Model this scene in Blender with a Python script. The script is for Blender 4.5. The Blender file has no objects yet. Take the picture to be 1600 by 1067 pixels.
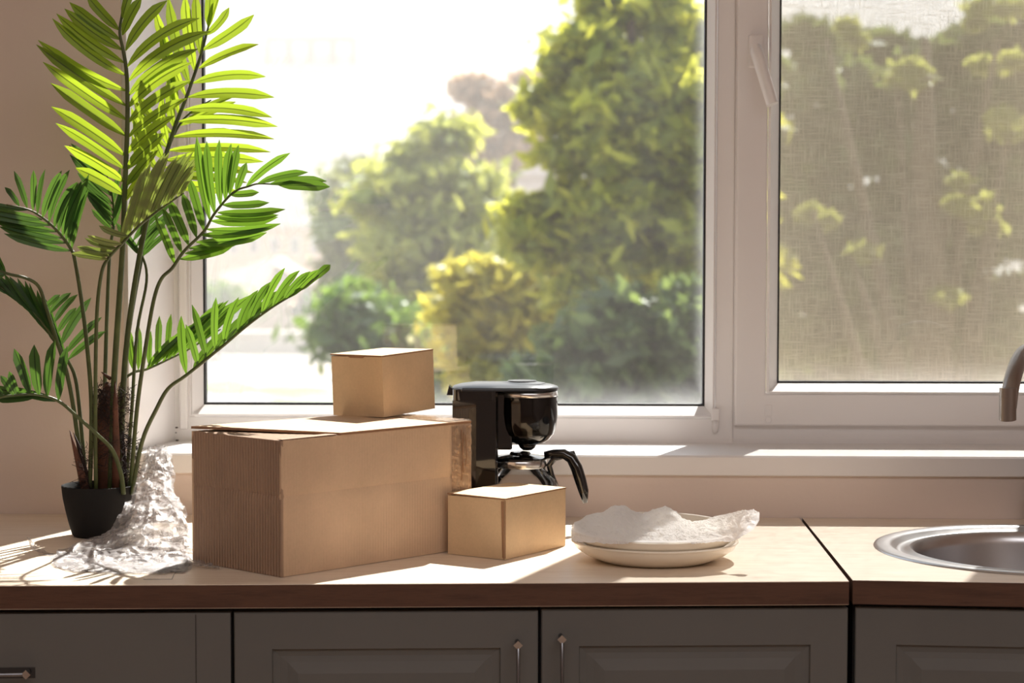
import bpy, bmesh, math, random
import numpy as np
from mathutils import Vector, Matrix, noise
random.seed(7); np.random.seed(7)
PI = math.pi
sc = bpy.context.scene
COL = sc.collection

# ------------------------------------------------------------------ camera
F = 3170.0                                   # focal length in pixels of the 1600 px wide frame
CT = 0.900                                   # worktop height
CAM = Vector((0, 0, CT + 0.4517))
YAW = math.radians(2.3); PITCH = math.atan(163.5 / F)
SX = (F * math.tan(YAW) - 40) / 1600.0
cam = bpy.data.cameras.new('camera'); cam_o = bpy.data.objects.new('camera', cam); COL.objects.link(cam_o)
cam_o.location = CAM; cam_o.rotation_euler = (PI / 2 - PITCH, 0, YAW)
cam.sensor_width = 36; cam.lens = F * 36 / 1600; cam.shift_x = SX
cam.clip_start = 0.05; cam.clip_end = 1000
cam.dof.use_dof = True; cam.dof.focus_distance = 2.95; cam.dof.aperture_fstop = 6.0
sc.camera = cam_o
ROT = cam_o.rotation_euler.to_matrix()

# ------------------------------------------------------------------ light
world = bpy.data.worlds.new('sky'); sc.world = world; world.use_nodes = True
wn = world.node_tree.nodes; wl = world.node_tree.links
bg = wn['Background']
tc = wn.new('ShaderNodeTexCoord'); sep = wn.new('ShaderNodeSeparateXYZ'); rmp = wn.new('ShaderNodeValToRGB')
wl.new(tc.outputs['Generated'], sep.inputs[0]); wl.new(sep.outputs['Z'], rmp.inputs[0])
rmp.color_ramp.elements[0].position = 0.0; rmp.color_ramp.elements[0].color = (1.0, 0.965, 0.93, 1)
rmp.color_ramp.elements[1].position = 0.7; rmp.color_ramp.elements[1].color = (0.74, 0.85, 1.0, 1)
wl.new(rmp.outputs[0], bg.inputs[0]); bg.inputs[1].default_value = 1.3
AZ = math.radians(20.3); EL = math.radians(47.0)
sun = bpy.data.lights.new('sun', 'SUN'); sun.energy = 15.0; sun.angle = math.radians(0.6); sun.color = (1.0, 0.955, 0.89)
sun_o = bpy.data.objects.new('sun', sun); COL.objects.link(sun_o)
sdir = Vector((-math.sin(AZ) * math.cos(EL), -math.cos(AZ) * math.cos(EL), -math.sin(EL)))
sun_o.rotation_euler = sdir.to_track_quat('-Z', 'Y').to_euler(); sun_o.location = (3, 8, 9)
fill = bpy.data.lights.new('room_fill', 'AREA'); fill.shape = 'RECTANGLE'; fill.size = 2.8; fill.size_y = 1.6  # soft fill added overhead to lift the room, no known fixture
fill.energy = 43; fill.color = (0.98, 0.97, 0.98)
fill_o = bpy.data.objects.new('room_fill', fill); COL.objects.link(fill_o)
fill_o.location = (0.5, 0.4, 2.60); fill_o.rotation_euler = (math.radians(8), 0, 0)
sc.view_settings.view_transform = 'Standard'; sc.view_settings.look = 'None'
sc.view_settings.gamma = 1; sc.view_settings.use_curve_mapping = False
sc.view_settings.exposure = 0.0
try:
    sc.cycles.use_denoising = True
    sc.cycles.transparent_max_bounces = 24; sc.cycles.max_bounces = 10
    sc.cycles.diffuse_bounces = 6; sc.cycles.volume_bounces = 1
    sc.cycles.sample_clamp_indirect = 6; sc.cycles.caustics_reflective = False; sc.cycles.caustics_refractive = False
except Exception:
    pass

# ------------------------------------------------------------------ unprojection: photograph pixel -> point at a real depth
def ray(px, py):
    lx = ((px / 1600 - .5) + SX) * 1600 / F
    ly = (-(py - 533.5)) / F
    return ROT @ Vector((lx, ly, -1))
def on_y(px, py, y):
    d = ray(px, py); return CAM + d * (y / d.y)
def on_z(px, py, z=CT):
    d = ray(px, py); return CAM + d * ((z - CAM.z) / d.z)

# ------------------------------------------------------------------ materials
def rgb(r, g, b): # sRGB 0-255 -> linear
    f = lambda c: (c / 255) / 12.92 if c <= 10 else (((c / 255) + .055) / 1.055) ** 2.4
    return (f(r), f(g), f(b), 1)
class Mat:
    def __init__(s, name):
        s.m = bpy.data.materials.new(name); s.m.use_nodes = True; s.t = s.m.node_tree
        s.n = s.t.nodes; s.p = s.n.get('Principled BSDF'); s.out = s.n.get('Material Output')
    def new(s, typ, **kw):
        n = s.n.new('ShaderNode' + typ)
        for k, v in kw.items(): setattr(n, k, v)
        return n
    def link(s, a, b): s.t.links.new(a, b)
    def coord(s, kind='Object', scale=(1, 1, 1), rot=(0, 0, 0)):
        c = s.new('TexCoord'); m = s.new('Mapping'); m.inputs['Scale'].default_value = scale; m.inputs['Rotation'].default_value = rot
        s.link(c.outputs[kind], m.inputs[0]); return m.outputs[0]
    def noise(s, vec, scale, detail=3, rough=.5):
        n = s.new('TexNoise'); n.inputs['Scale'].default_value = scale; n.inputs['Detail'].default_value = detail
        n.inputs['Roughness'].default_value = rough; s.link(vec, n.inputs['Vector']); return n.outputs[0]
    def ramp(s, fac, stops):
        r = s.new('ValToRGB'); e = r.color_ramp.elements
        while len(e) < len(stops): e.new(0.5)
        for el, (p, c) in zip(e, stops): el.position = p; el.color = c
        s.link(fac, r.inputs[0]); return r.outputs[0]
    def bump(s, h, strength=.2, dist=.002):
        b = s.new('Bump'); b.inputs['Strength'].default_value = strength; b.inputs['Distance'].default_value = dist
        s.link(h, b.inputs['Height']); s.link(b.outputs[0], s.p.inputs['Normal']); return b
def simple(name, col, rough=.5, metal=0, var=.08, nscale=8, bump=0, bscale=60, coat=0, spec=None):
    M = Mat(name); v = M.coord()
    n = M.noise(v, nscale, 4)
    lo = tuple(c * (1 - var) for c in col[:3]) + (1,); hi = tuple(min(1, c * (1 + var)) for c in col[:3]) + (1,)
    M.link(M.ramp(n, [(.3, lo), (.7, hi)]), M.p.inputs['Base Color'])
    M.p.inputs['Roughness'].default_value = rough; M.p.inputs['Metallic'].default_value = metal
    if coat: M.p.inputs['Coat Weight'].default_value = coat
    if spec is not None: M.p.inputs['Specular IOR Level'].default_value = spec
    if bump: M.bump(M.noise(v, bscale, 3), bump)
    return M.m

m_wall = simple('wall_paint', rgb(222, 206, 196), .85, var=.03, nscale=3, bump=.15, bscale=90)
m_white = simple('white_plastic', rgb(232, 228, 226), .32, var=.015, nscale=4)
m_sill = simple('sill_plastic', rgb(236, 232, 230), .4, var=.02, nscale=5)
m_gasket = simple('rubber_gasket', rgb(30, 30, 32), .6)
m_ceil = simple('ceiling_paint', rgb(238, 232, 226), .9, var=.02)
m_cab = simple('taupe_cabinet_paint', rgb(100, 99, 96), .6, var=.05, nscale=5, bump=.03, bscale=200)
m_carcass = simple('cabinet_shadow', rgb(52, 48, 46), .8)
m_chrome = simple('brushed_chrome', rgb(205, 205, 205), .22, metal=1, var=.03)
m_dchrome = simple('dark_chrome', rgb(130, 130, 134), .25, metal=1, var=.03)
m_black = simple('glossy_black_plastic', rgb(14, 14, 15), .06, var=.05, coat=.6)
m_blackm = simple('matte_black_plastic', rgb(30, 30, 32), .42, var=.1)
m_ceramic = simple('cream_ceramic', rgb(240, 230, 214), .22, var=.015, coat=.3)
m_pot = simple('charcoal_pot', rgb(27, 26, 26), .8, var=.12, nscale=20, bump=.05, bscale=300, spec=.25)
m_soil = simple('potting_fibre', rgb(30, 24, 20), .95, bump=.6, bscale=250)
m_trunk = simple('brown_sheath', rgb(92, 56, 40), .7, var=.45, nscale=30, bump=.5, bscale=120)
m_fibre = simple('dark_fibre', rgb(44, 28, 24), .8, var=.4, nscale=80)
m_stucco = simple('white_stucco', rgb(196, 188, 184), .9, var=.05)
m_brickw = simple('tan_render', rgb(176, 146, 122), .9, var=.08)
m_roof = simple('pale_roof_tiles', rgb(158, 140, 126), .85, var=.1, nscale=1.5)
m_grey = simple('grey_gable_boards', rgb(120, 116, 118), .85, var=.1)
m_pane = simple('dark_window_glass', rgb(90, 80, 84), .15, var=.1)
m_ground = simple('pale_gravel', rgb(158, 150, 142), .95, var=.07, nscale=.25)
m_grass = simple('lawn_green', rgb(120, 150, 70), .95, var=.25, nscale=1)
m_rail = simple('rust_railing', rgb(150, 112, 104), .8)

def wood(name, c1, c2, rot=0):
    M = Mat(name); v = M.coord('Object', (1.2, 14, 14), (0, 0, rot))
    n1 = M.noise(v, 5, 6, .6); v2 = M.coord('Object', (3, 90, 90), (0, 0, rot)); n2 = M.noise(v2, 6, 3)
    a = M.new('Math', operation='MULTIPLY_ADD'); a.inputs[1].default_value = .35; M.link(n2, a.inputs[0]); M.link(n1, a.inputs[2])
    M.link(M.ramp(a.outputs[0], [(.45, c1), (.62, c2), (.85, c1)]), M.p.inputs['Base Color'])
    M.p.inputs['Roughness'].default_value = .38
    M.bump(n2, .05, .001); return M.m
m_wood = wood('oak_worktop', rgb(224, 206, 186), rgb(235, 220, 202))
m_floor = wood('wooden_floor', rgb(176, 150, 126), rgb(196, 170, 146))
m_edge = wood('shaded_worktop_edge', rgb(74, 50, 40), rgb(92, 64, 50))  # front-edge shade put into a darker copy of the oak

def cardboard(name, c, ribs=0, rough=.8, rs=.5):
    M = Mat(name); v = M.coord()
    n = M.noise(v, 9, 5, .6); n3 = M.noise(v, 260, 2)
    mx = M.new('Math', operation='MULTIPLY_ADD'); mx.inputs[1].default_value = .25; M.link(n3, mx.inputs[0]); M.link(n, mx.inputs[2])
    lo = tuple(x * .86 for x in c[:3]) + (1,); hi = tuple(min(1, x * 1.1) for x in c[:3]) + (1,)
    M.link(M.ramp(mx.outputs[0], [(.4, lo), (.85, hi)]), M.p.inputs['Base Color'])
    M.p.inputs['Roughness'].default_value = rough
    if ribs:                                     # corrugation telegraphing through the liner
        c2 = M.new('TexCoord'); w = M.new('TexWave'); w.bands_direction = 'X'; w.inputs['Scale'].default_value = ribs; w.inputs['Distortion'].default_value = .0
        M.link(c2.outputs['UV'], w.inputs[0]); M.bump(w.outputs[0], rs, .003)
    else: M.bump(n3, .08, .001)
    return M.m
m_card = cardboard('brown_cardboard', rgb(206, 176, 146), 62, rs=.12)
m_card_d = cardboard('shaded_cardboard', rgb(160, 132, 110), 55, rs=.55)  # shade of the large box's left face put into a darker base colour
m_card_s = cardboard('smooth_cardboard', rgb(208, 180, 144))
m_cedge = cardboard('cardboard_cut_edge', rgb(150, 112, 82))

def film(name, col, alpha, rough, transl=.5, bscale=120, spec=1.0, b=.5):
    M = Mat(name); M.n.remove(M.p)
    tr = M.new('BsdfTransparent'); di = M.new('BsdfDiffuse'); tl = M.new('BsdfTranslucent'); gl = M.new('BsdfGlossy')
    di.inputs[0].default_value = col; tl.inputs[0].default_value = col; gl.inputs['Roughness'].default_value = rough
    v = M.coord(); n = M.noise(v, bscale, 4, .65); bp = M.new('Bump'); bp.inputs['Strength'].default_value = b; bp.inputs['Distance'].default_value = .004
    M.link(n, bp.inputs['Height'])
    for s in (di, tl, gl): M.link(bp.outputs[0], s.inputs['Normal'])
    a = M.new('MixShader'); a.inputs[0].default_value = transl; M.link(di.outputs[0], a.inputs[1]); M.link(tl.outputs[0], a.inputs[2])
    n2 = M.noise(v, 26, 5, .7)
    r = M.ramp(n2, [(.35, (alpha * .35,) * 3 + (1,)), (.68, (min(1, alpha * 1.7),) * 3 + (1,))])
    c = M.new('MixShader'); M.link(r, c.inputs[0]); M.link(tr.outputs[0], c.inputs[1]); M.link(a.outputs[0], c.inputs[2])
    fr = M.new('Fresnel'); fr.inputs[0].default_value = 1.5; M.link(bp.outputs[0], fr.inputs['Normal'])
    fm = M.new('Math', operation='MULTIPLY'); fm.inputs[1].default_value = spec; M.link(fr.outputs[0], fm.inputs[0])
    e = M.new('MixShader'); M.link(fm.outputs[0], e.inputs[0]); M.link(c.outputs[0], e.inputs[1]); M.link(gl.outputs[0], e.inputs[2])
    M.link(e.outputs[0], M.out.inputs[0]); return M.m
m_film = film('crinkled_clear_film', (.46, .43, .43, 1), .44, .24, .3, 150, spec=.2, b=1.0)
m_foam = film('white_packing_film', (.98, .98, 1, 1), 4.0, .4, .62, 260, spec=.2, b=.6)
m_tape = film('brown_packing_tape', rgb(224, 186, 150), .42, .08, .1, 60, b=1.0)

def pane_mat(name, dust_veil=.02):
    M = Mat(name); M.n.remove(M.p)
    tr = M.new('BsdfTransparent'); tr.inputs[0].default_value = (.97, .985, .98, 1)
    gl = M.new('BsdfGlossy'); gl.inputs['Roughness'].default_value = .0
    fr = M.new('Fresnel'); fr.inputs[0].default_value = 1.52
    g = M.new('MixShader'); mu = M.new('Math', operation='MULTIPLY'); mu.inputs[1].default_value = 3.4
    M.link(fr.outputs[0], mu.inputs[0]); M.link(mu.outputs[0], g.inputs[0]); M.link(tr.outputs[0], g.inputs[1]); M.link(gl.outputs[0], g.inputs[2])
    d = M.new('BsdfTranslucent'); d.inputs[0].default_value = (.9, .92, .95, 1)
    v = M.coord(); n = M.noise(v, 3.5, 5, .65); n2 = M.noise(v, 90, 2)
    # dirt gathers along the lower and outer edge of the pane (UV 0..1 over the pane)
    c = M.new('TexCoord'); s = M.new('SeparateXYZ'); M.link(c.outputs['UV'], s.inputs[0])
    def edge(o, inv):
        a = M.new('MapRange'); a.inputs['From Min'].default_value = .05 if not inv else .965; a.inputs['From Max'].default_value = 0 if not inv else 1
        a.inputs['To Min'].default_value = 0; a.inputs['To Max'].default_value = 1; M.link(o, a.inputs['Value']); return a.outputs[0]
    mx = M.new('Math', operation='MAXIMUM'); M.link(edge(s.outputs[1], False), mx.inputs[0]); M.link(edge(s.outputs[0], True), mx.inputs[1])
    pw = M.new('Math', operation='POWER'); pw.inputs[1].default_value = 2.0; M.link(mx.outputs[0], pw.inputs[0])
    m1 = M.new('Math', operation='MULTIPLY'); M.link(pw.outputs[0], m1.inputs[0]); M.link(n, m1.inputs[1])
    m2 = M.new('Math', operation='MULTIPLY_ADD'); M.link(m1.outputs[0], m2.inputs[0]); m2.inputs[1].default_value = dust_veil * 7
    m3 = M.new('Math', operation='MULTIPLY'); M.link(n, m3.inputs[0]); m3.inputs[1].default_value = dust_veil; M.link(m3.outputs[0], m2.inputs[2])  # even term: thin dust plus a lens-glow veil put into the pane
    f = M.new('MixShader'); M.link(m2.outputs[0], f.inputs[0]); M.link(g.outputs[0], f.inputs[1]); M.link(d.outputs[0], f.inputs[2])
    M.link(f.outputs[0], M.out.inputs[0]); return M.m
m_glass = pane_mat('window_glass', .045)

def clear_mat(name, tint=(1, 1, 1, 1), f=1.0):
    M = Mat(name); M.n.remove(M.p)
    tr = M.new('BsdfTransparent'); tr.inputs[0].default_value = tint
    gl = M.new('BsdfGlossy'); gl.inputs['Roughness'].default_value = .02; fr = M.new('Fresnel'); fr.inputs[0].default_value = 1.5
    mu = M.new('Math', operation='MULTIPLY'); mu.inputs[1].default_value = f; M.link(fr.outputs[0], mu.inputs[0])
    g = M.new('MixShader'); M.link(mu.outputs[0], g.inputs[0]); M.link(tr.outputs[0], g.inputs[1]); M.link(gl.outputs[0], g.inputs[2])
    M.link(g.outputs[0], M.out.inputs[0]); return M.m
m_carafe = clear_mat('carafe_glass', (.93, .94, .94, 1), 1.2)
m_smoke = clear_mat('smoked_clear_plastic', (.25, .25, .26, 1), 1.4)

def screen_mat():
    M = Mat('insect_mesh'); M.n.remove(M.p)
    tr = M.new('BsdfTransparent'); di = M.new('BsdfDiffuse'); tl = M.new('BsdfTranslucent')
    col = rgb(184, 174, 152)
    v1 = M.coord('Object', (14, 1, 230)); v2 = M.coord('Object', (230, 1, 14))
    a = M.noise(v1, 1.6, 2, .7); b = M.noise(v2, 1.6, 2, .7); f = M.noise(M.coord(), 700, 1)
    s = M.new('Math', operation='MAXIMUM'); M.link(a, s.inputs[0]); M.link(b, s.inputs[1])
    s2 = M.new('Math', operation='MULTIPLY_ADD'); s2.inputs[1].default_value = .25; M.link(f, s2.inputs[0]); M.link(s.outputs[0], s2.inputs[2])
    fac = M.ramp(s2.outputs[0], [(.54, (.50,) * 3 + (1,)), (.88, (.84,) * 3 + (1,))])
    di.inputs[0].default_value = col; tl.inputs[0].default_value = col
    w = M.new('MixShader'); w.inputs[0].default_value = .16; M.link(di.outputs[0], w.inputs[1]); M.link(tl.outputs[0], w.inputs[2])
    g = M.new('MixShader'); M.link(fac, g.inputs[0]); M.link(tr.outputs[0], g.inputs[1]); M.link(w.outputs[0], g.inputs[2])
    M.link(g.outputs[0], M.out.inputs[0]); return M.m
m_screen = screen_mat()

def leaf_mat(name, top, trans, tmix=.5, rough=.35, palm=True, var=.25):
    M = Mat(name); p = M.p
    if palm:
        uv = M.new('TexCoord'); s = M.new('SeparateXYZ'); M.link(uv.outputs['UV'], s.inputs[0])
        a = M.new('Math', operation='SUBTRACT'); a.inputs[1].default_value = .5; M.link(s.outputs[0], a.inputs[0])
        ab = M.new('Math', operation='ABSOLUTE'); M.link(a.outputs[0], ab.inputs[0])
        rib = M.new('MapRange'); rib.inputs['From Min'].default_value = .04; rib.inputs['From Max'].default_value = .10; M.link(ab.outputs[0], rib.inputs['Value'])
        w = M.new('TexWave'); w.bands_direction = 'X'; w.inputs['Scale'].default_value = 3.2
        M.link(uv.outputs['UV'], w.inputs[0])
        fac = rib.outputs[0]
    rnd = M.new('NewGeometry') if not palm else M.new('ObjectInfo')
    ro = rnd.outputs['Random Per Island'] if not palm else rnd.outputs['Random']
    def vary(c):
        lo = tuple(x * (1 - var) for x in c[:3]) + (1,); hi = (min(1, c[0] * (1 + var * 1.3)), min(1, c[1] * (1 + var)), c[2] * (1 + var * .4), 1)
        o = M.ramp(ro, [(0, lo), (1, hi)])
        if palm:
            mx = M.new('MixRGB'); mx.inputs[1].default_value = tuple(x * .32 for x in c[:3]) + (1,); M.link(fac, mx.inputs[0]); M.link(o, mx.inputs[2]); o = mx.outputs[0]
        return o
    M.link(vary(top), p.inputs['Base Color']); p.inputs['Roughness'].default_value = rough
    if palm: M.bump(w.outputs[0], .12, .001)
    tl = M.new('BsdfTranslucent'); M.link(vary(trans), tl.inputs[0])
    g = M.new('MixShader'); g.inputs[0].default_value = tmix
    M.link(p.outputs[0], g.inputs[1]); M.link(tl.outputs[0], g.inputs[2]); M.link(g.outputs[0], M.out.inputs[0]); return M.m
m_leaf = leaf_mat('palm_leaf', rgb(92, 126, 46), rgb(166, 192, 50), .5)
m_leafg = leaf_mat('palm_leaf_less_lit', rgb(64, 104, 42), rgb(112, 152, 46), .42)  # fronds facing the sun less, weaker light put into the leaf colours
m_leafd = leaf_mat('palm_leaf_shaded', rgb(52, 88, 48), rgb(92, 130, 50), .35)  # fronds out of the sun, their shade put into the leaf colours
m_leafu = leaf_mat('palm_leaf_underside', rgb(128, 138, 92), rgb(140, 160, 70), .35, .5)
m_stem = simple('palm_stem', rgb(74, 84, 44), .5, var=.3, nscale=40)

# ------------------------------------------------------------------ mesh helpers
ROOTM = {}
class MB:
    def __init__(s): s.v = []; s.f = []; s.uv = None; s.mi = []; s.cur = 0
    def add(s, vs, fs, uvs=None):
        o = len(s.v); s.v += [tuple(v) for v in vs]; s.f += [tuple(i + o for i in f) for f in fs]; s.mi += [s.cur] * len(fs)
        if uvs is not None:
            if s.uv is None: s.uv = [(0, 0)] * o
            s.uv += uvs
        elif s.uv is not None: s.uv += [(0, 0)] * len(vs)
        return s
    def box(s, a, b, M=None):
        x0, y0, z0 = a; x1, y1, z1 = b
        vs = [Vector(p) for p in ((x0, y0, z0), (x1, y0, z0), (x1, y1, z0), (x0, y1, z0), (x0, y0, z1), (x1, y0, z1), (x1, y1, z1), (x0, y1, z1))]
        if M is not None: vs = [M @ v for v in vs]
        return s.add(vs, [(0, 3, 2, 1), (4, 5, 6, 7), (0, 1, 5, 4), (1, 2, 6, 5), (2, 3, 7, 6), (3, 0, 4, 7)])
    def prism(s, poly, z0, z1, M=None):
        n = len(poly); vs = [Vector((p[0], p[1], z0)) for p in poly] + [Vector((p[0], p[1], z1)) for p in poly]
        if M is not None: vs = [M @ v for v in vs]
        fs = [tuple(range(n))[::-1], tuple(range(n, 2 * n))] + [(i, (i + 1) % n, n + (i + 1) % n, n + i) for i in range(n)]
        return s.add(vs, fs)
    def lathe(s, prof, c, seg=40, cap=False, axis=None):
        vs = []; n = len(prof)
        Q = axis if axis is not None else Matrix.Identity(3)
        for k in range(seg):
            a = 2 * PI * k / seg
            for (r, z) in prof: vs.append(Vector(c) + Q @ Vector((r * math.cos(a), r * math.sin(a), z)))
        fs = [(k * n + i, ((k + 1) % seg) * n + i, ((k + 1) % seg) * n + i + 1, k * n + i + 1) for k in range(seg) for i in range(n - 1)]
        if cap: fs += [tuple(k * n + n - 1 for k in range(seg)), tuple(k * n for k in range(seg))[::-1]]
        return s.add(vs, fs)
    def tube(s, pts, rad, seg=10, flat=1.0, up=None):
        pts = [Vector(p) for p in pts]; n = len(pts); vs = []
        if not hasattr(rad, '__len__'): rad = [rad] * n
        side = None
        for i, p in enumerate(pts):
            t = (pts[min(i + 1, n - 1)] - pts[max(i - 1, 0)]).normalized()
            if side is None:
                u = Vector(up) if up is not None else (Vector((0, 1, 0)) if abs(t.y) < .8 else Vector((1, 0, 0)))
                side = t.cross(u).normalized()
            side = (side - t * side.dot(t)).normalized(); w = t.cross(side)
            for k in range(seg):
                a = 2 * PI * k / seg; vs.append(p + side * math.cos(a) * rad[i] + w * math.sin(a) * rad[i] * flat)
        fs = [(i * seg + k, i * seg + (k + 1) % seg, (i + 1) * seg + (k + 1) % seg, (i + 1) * seg + k) for i in range(n - 1) for k in range(seg)]
        fs += [tuple(range(seg))[::-1], tuple((n - 1) * seg + k for k in range(seg))]
        return s.add(vs, fs)
    def grid(s, fn, nu, nv, uv=True):
        vs = []; uvs = []
        for j in range(nv + 1):
            for i in range(nu + 1): vs.append(fn(i / nu, j / nv)); uvs.append((i / nu, j / nv))
        fs = [(j * (nu + 1) + i, j * (nu + 1) + i + 1, (j + 1) * (nu + 1) + i + 1, (j + 1) * (nu + 1) + i) for j in range(nv) for i in range(nu)]
        return s.add(vs, fs, uvs if uv else None)
    def build(s, name, mat, parent=None, smooth=False, bevel=0, inv=None, seg=2, world=False, subsurf=0, angle=None):
        me = bpy.data.meshes.new(name)
        M = None
        if parent is not None and parent.name in ROOTM: M = ROOTM[parent.name].inverted()
        vs = [tuple(M @ Vector(v)) for v in s.v] if M is not None else s.v
        me.from_pydata(vs, [], s.f); me.validate(); 
        if s.uv is not None:
            ul = me.uv_layers.new(name='UVMap')
            for l in me.loops: ul.data[l.index].uv = s.uv[l.vertex_index]
        mats = mat if isinstance(mat, (list, tuple)) else [mat]
        for m in mats: me.materials.append(m)
        if len(mats) > 1:
            for p, k in zip(me.polygons, s.mi): p.material_index = k
        bm = bmesh.new(); bm.from_mesh(me); bmesh.ops.recalc_face_normals(bm, faces=bm.faces)
        if bevel:
            es = [e for e in bm.edges if len(e.link_faces) == 2 and e.calc_face_angle(0) > .5]
            bmesh.ops.bevel(bm, geom=es, offset=bevel, segments=seg, affect='EDGES', profile=.5)
        bm.to_mesh(me); bm.free()
        if smooth:
            for p in me.polygons: p.use_smooth = True
            if angle: me.set_sharp_from_angle(angle=angle)
        o = bpy.data.objects.new(name, me); COL.objects.link(o)
        if parent is not None:
            o.parent = parent
            if parent.name in ROOTM: ROOTM[o.name] = ROOTM[parent.name]
        if subsurf:
            md = o.modifiers.new('smooth', 'SUBSURF'); md.levels = md.render_levels = subsurf
        return o
def tag(o, label=None, cat=None, group=None, kind=None):
    if label: o['label'] = label
    if cat: o['category'] = cat
    if group: o['group'] = group
    if kind: o['kind'] = kind
    return o
def thing(name, label, cat, loc, rz=0, group=None, kind=None):
    o = bpy.data.objects.new(name, None); COL.objects.link(o); o.location = loc; o.rotation_euler = (0, 0, rz)
    o.empty_display_size = .05
    ROOTM[o.name] = Matrix.Translation(loc) @ Matrix.Rotation(rz, 4, 'Z')
    return tag(o, label, cat, group, kind)
def own(o, loc):          # move a single-mesh thing's origin to its base
    for v in o.data.vertices: v.co -= Vector(loc)
    o.location = loc; return o

# ================================================================== SETTING
WY = 3.265; GY = 3.50; FY = 3.456                 # wall face, glass plane, frame face
OXL, OXR = -.632, .985                            # window opening
SZ = CT + .101                                    # sill top
OZT = CT + 1.42                                   # top of the opening
RX0, RX1, RY0, RZ1 = -2.1, 1.9, -2.4, 2.65
MB().box((RX0, RY0, -.1), (RX1, WY, 0)).build('floor', m_floor); tag(bpy.data.objects['floor'], kind='structure')
tag(MB().box((RX0, RY0, RZ1), (RX1, WY + .35, RZ1 + .1)).build('ceiling', m_ceil), kind='structure')
w = MB(); B = SZ - .03
w.box((RX0, WY, -.1), (OXL - .04, WY + .36, RZ1)); w.box((OXR + .04, WY, -.1), (RX1, WY + .36, RZ1))
w.box((OXL - .04, WY, -.1), (OXR + .04, WY + .36, B)); w.box((OXL - .04, WY, OZT + .02), (OXR + .04, WY + .36, RZ1))
tag(w.build('wall_back', m_wall), kind='structure')
tag(MB().box((RX0 - .1, RY0, -.1), (RX0, WY + .36, RZ1)).build('wall_left', m_wall), kind='structure')
tag(MB().box((RX1, RY0, -.1), (RX1 + .1, WY + .36, RZ1)).build('wall_right', m_wall), kind='structure')
tag(MB().box((RX0, RY0 - .1, -.1), (RX1, RY0, RZ1)).build('wall_front', m_wall), kind='structure')
m_soil_ = simple('dark_mould', rgb(70, 58, 54), .95)
# reveals (splayed plastic lining)
c0 = on_y(200, 400, WY).x; c1 = on_y(277, 400, FY).x
tag(MB().prism([(c0, WY - .001), (c1, FY + .03), (c1 - .05, FY + .03), (c0 - .02, WY + .01)], SZ - .03, OZT + .02).build('trim_1', m_white, bevel=.001), 'white splayed reveal lining at the left of the window', kind='structure')
tag(MB().prism([(OXR + .03, WY - .001), (OXR, FY + .03), (OXR + .05, FY + .03)], SZ - .03, OZT + .02).build('trim_2', m_white), kind='structure')
tag(MB().box((OXL - .04, WY - .001, OZT), (OXR + .04, FY + .05, OZT + .02)).build('trim_3', m_white), kind='structure')
# window sill with a rounded nose; a plain lower face under it
s = MB(); sy = WY - .010
xs0, xs1 = c0 - .004, OXR + .03
prof = [(FY + .03, SZ), (sy + .003, SZ), (sy, SZ - .003), (sy, SZ - .031), (sy + .002, SZ - .0325), (FY + .03, SZ - .0325)]
n = len(prof)
s.add([(xs0 if k == 0 else xs1, p[0], p[1]) for k in (0, 1) for p in prof], [tuple(range(n)), tuple(range(n, 2 * n))[::-1]] + [(i, n + i, n + (i + 1) % n, (i + 1) % n) for i in range(n)])
tag(s.build('trim_4', m_sill), 'white plastic windowsill running under both windows', kind='structure')

for (a_, b_, r_) in ((249, 694, .0022), (258, 692, .0016), (267, 690, .0013), (277, 688, .0032), (275, 676, .0018), (276, 668, .0028)):
    q = on_y(a_, b_, FY - .012 if a_ > 262 else FY - .035); MB().lathe([(0, -r_ * .5), (r_ * .8, -r_ * .3), (r_, 0), (r_ * .7, r_ * .4), (0, r_ * .5)], q, 8).build('mould_speck', m_soil_, bpy.data.objects['trim_1'])
# ---- windows
def px_x(px, y, py=500): return on_y(px, py, y).x
def px_z(py, y, px=700): return on_y(px, py, y).z
def ring(mb, xo0, xo1, zo0, zo1, xi0, xi1, zi0, zi1, y0, y1):   # four mitred members as one ring
    def r(x0, x1, z0, z1, y): return [(x0, y, z0), (x1, y, z0), (x1, y, z1), (x0, y, z1)]
    vs = r(xo0, xo1, zo0, zo1, y0) + r(xi0, xi1, zi0, zi1, y0) + r(xo0, xo1, zo0, zo1, y1) + r(xi0, xi1, zi0, zi1, y1)
    fs = []
    for i in range(4):
        j = (i + 1) % 4
        fs += [(i, j, 4 + j, 4 + i), (8 + i, 12 + i, 12 + j, 8 + j), (i, 8 + i, 8 + j, j), (4 + i, 4 + j, 12 + j, 12 + i)]
    return mb.add(vs, fs)
MX = px_x(1146.5, FY)                                # joint of the two units
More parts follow.
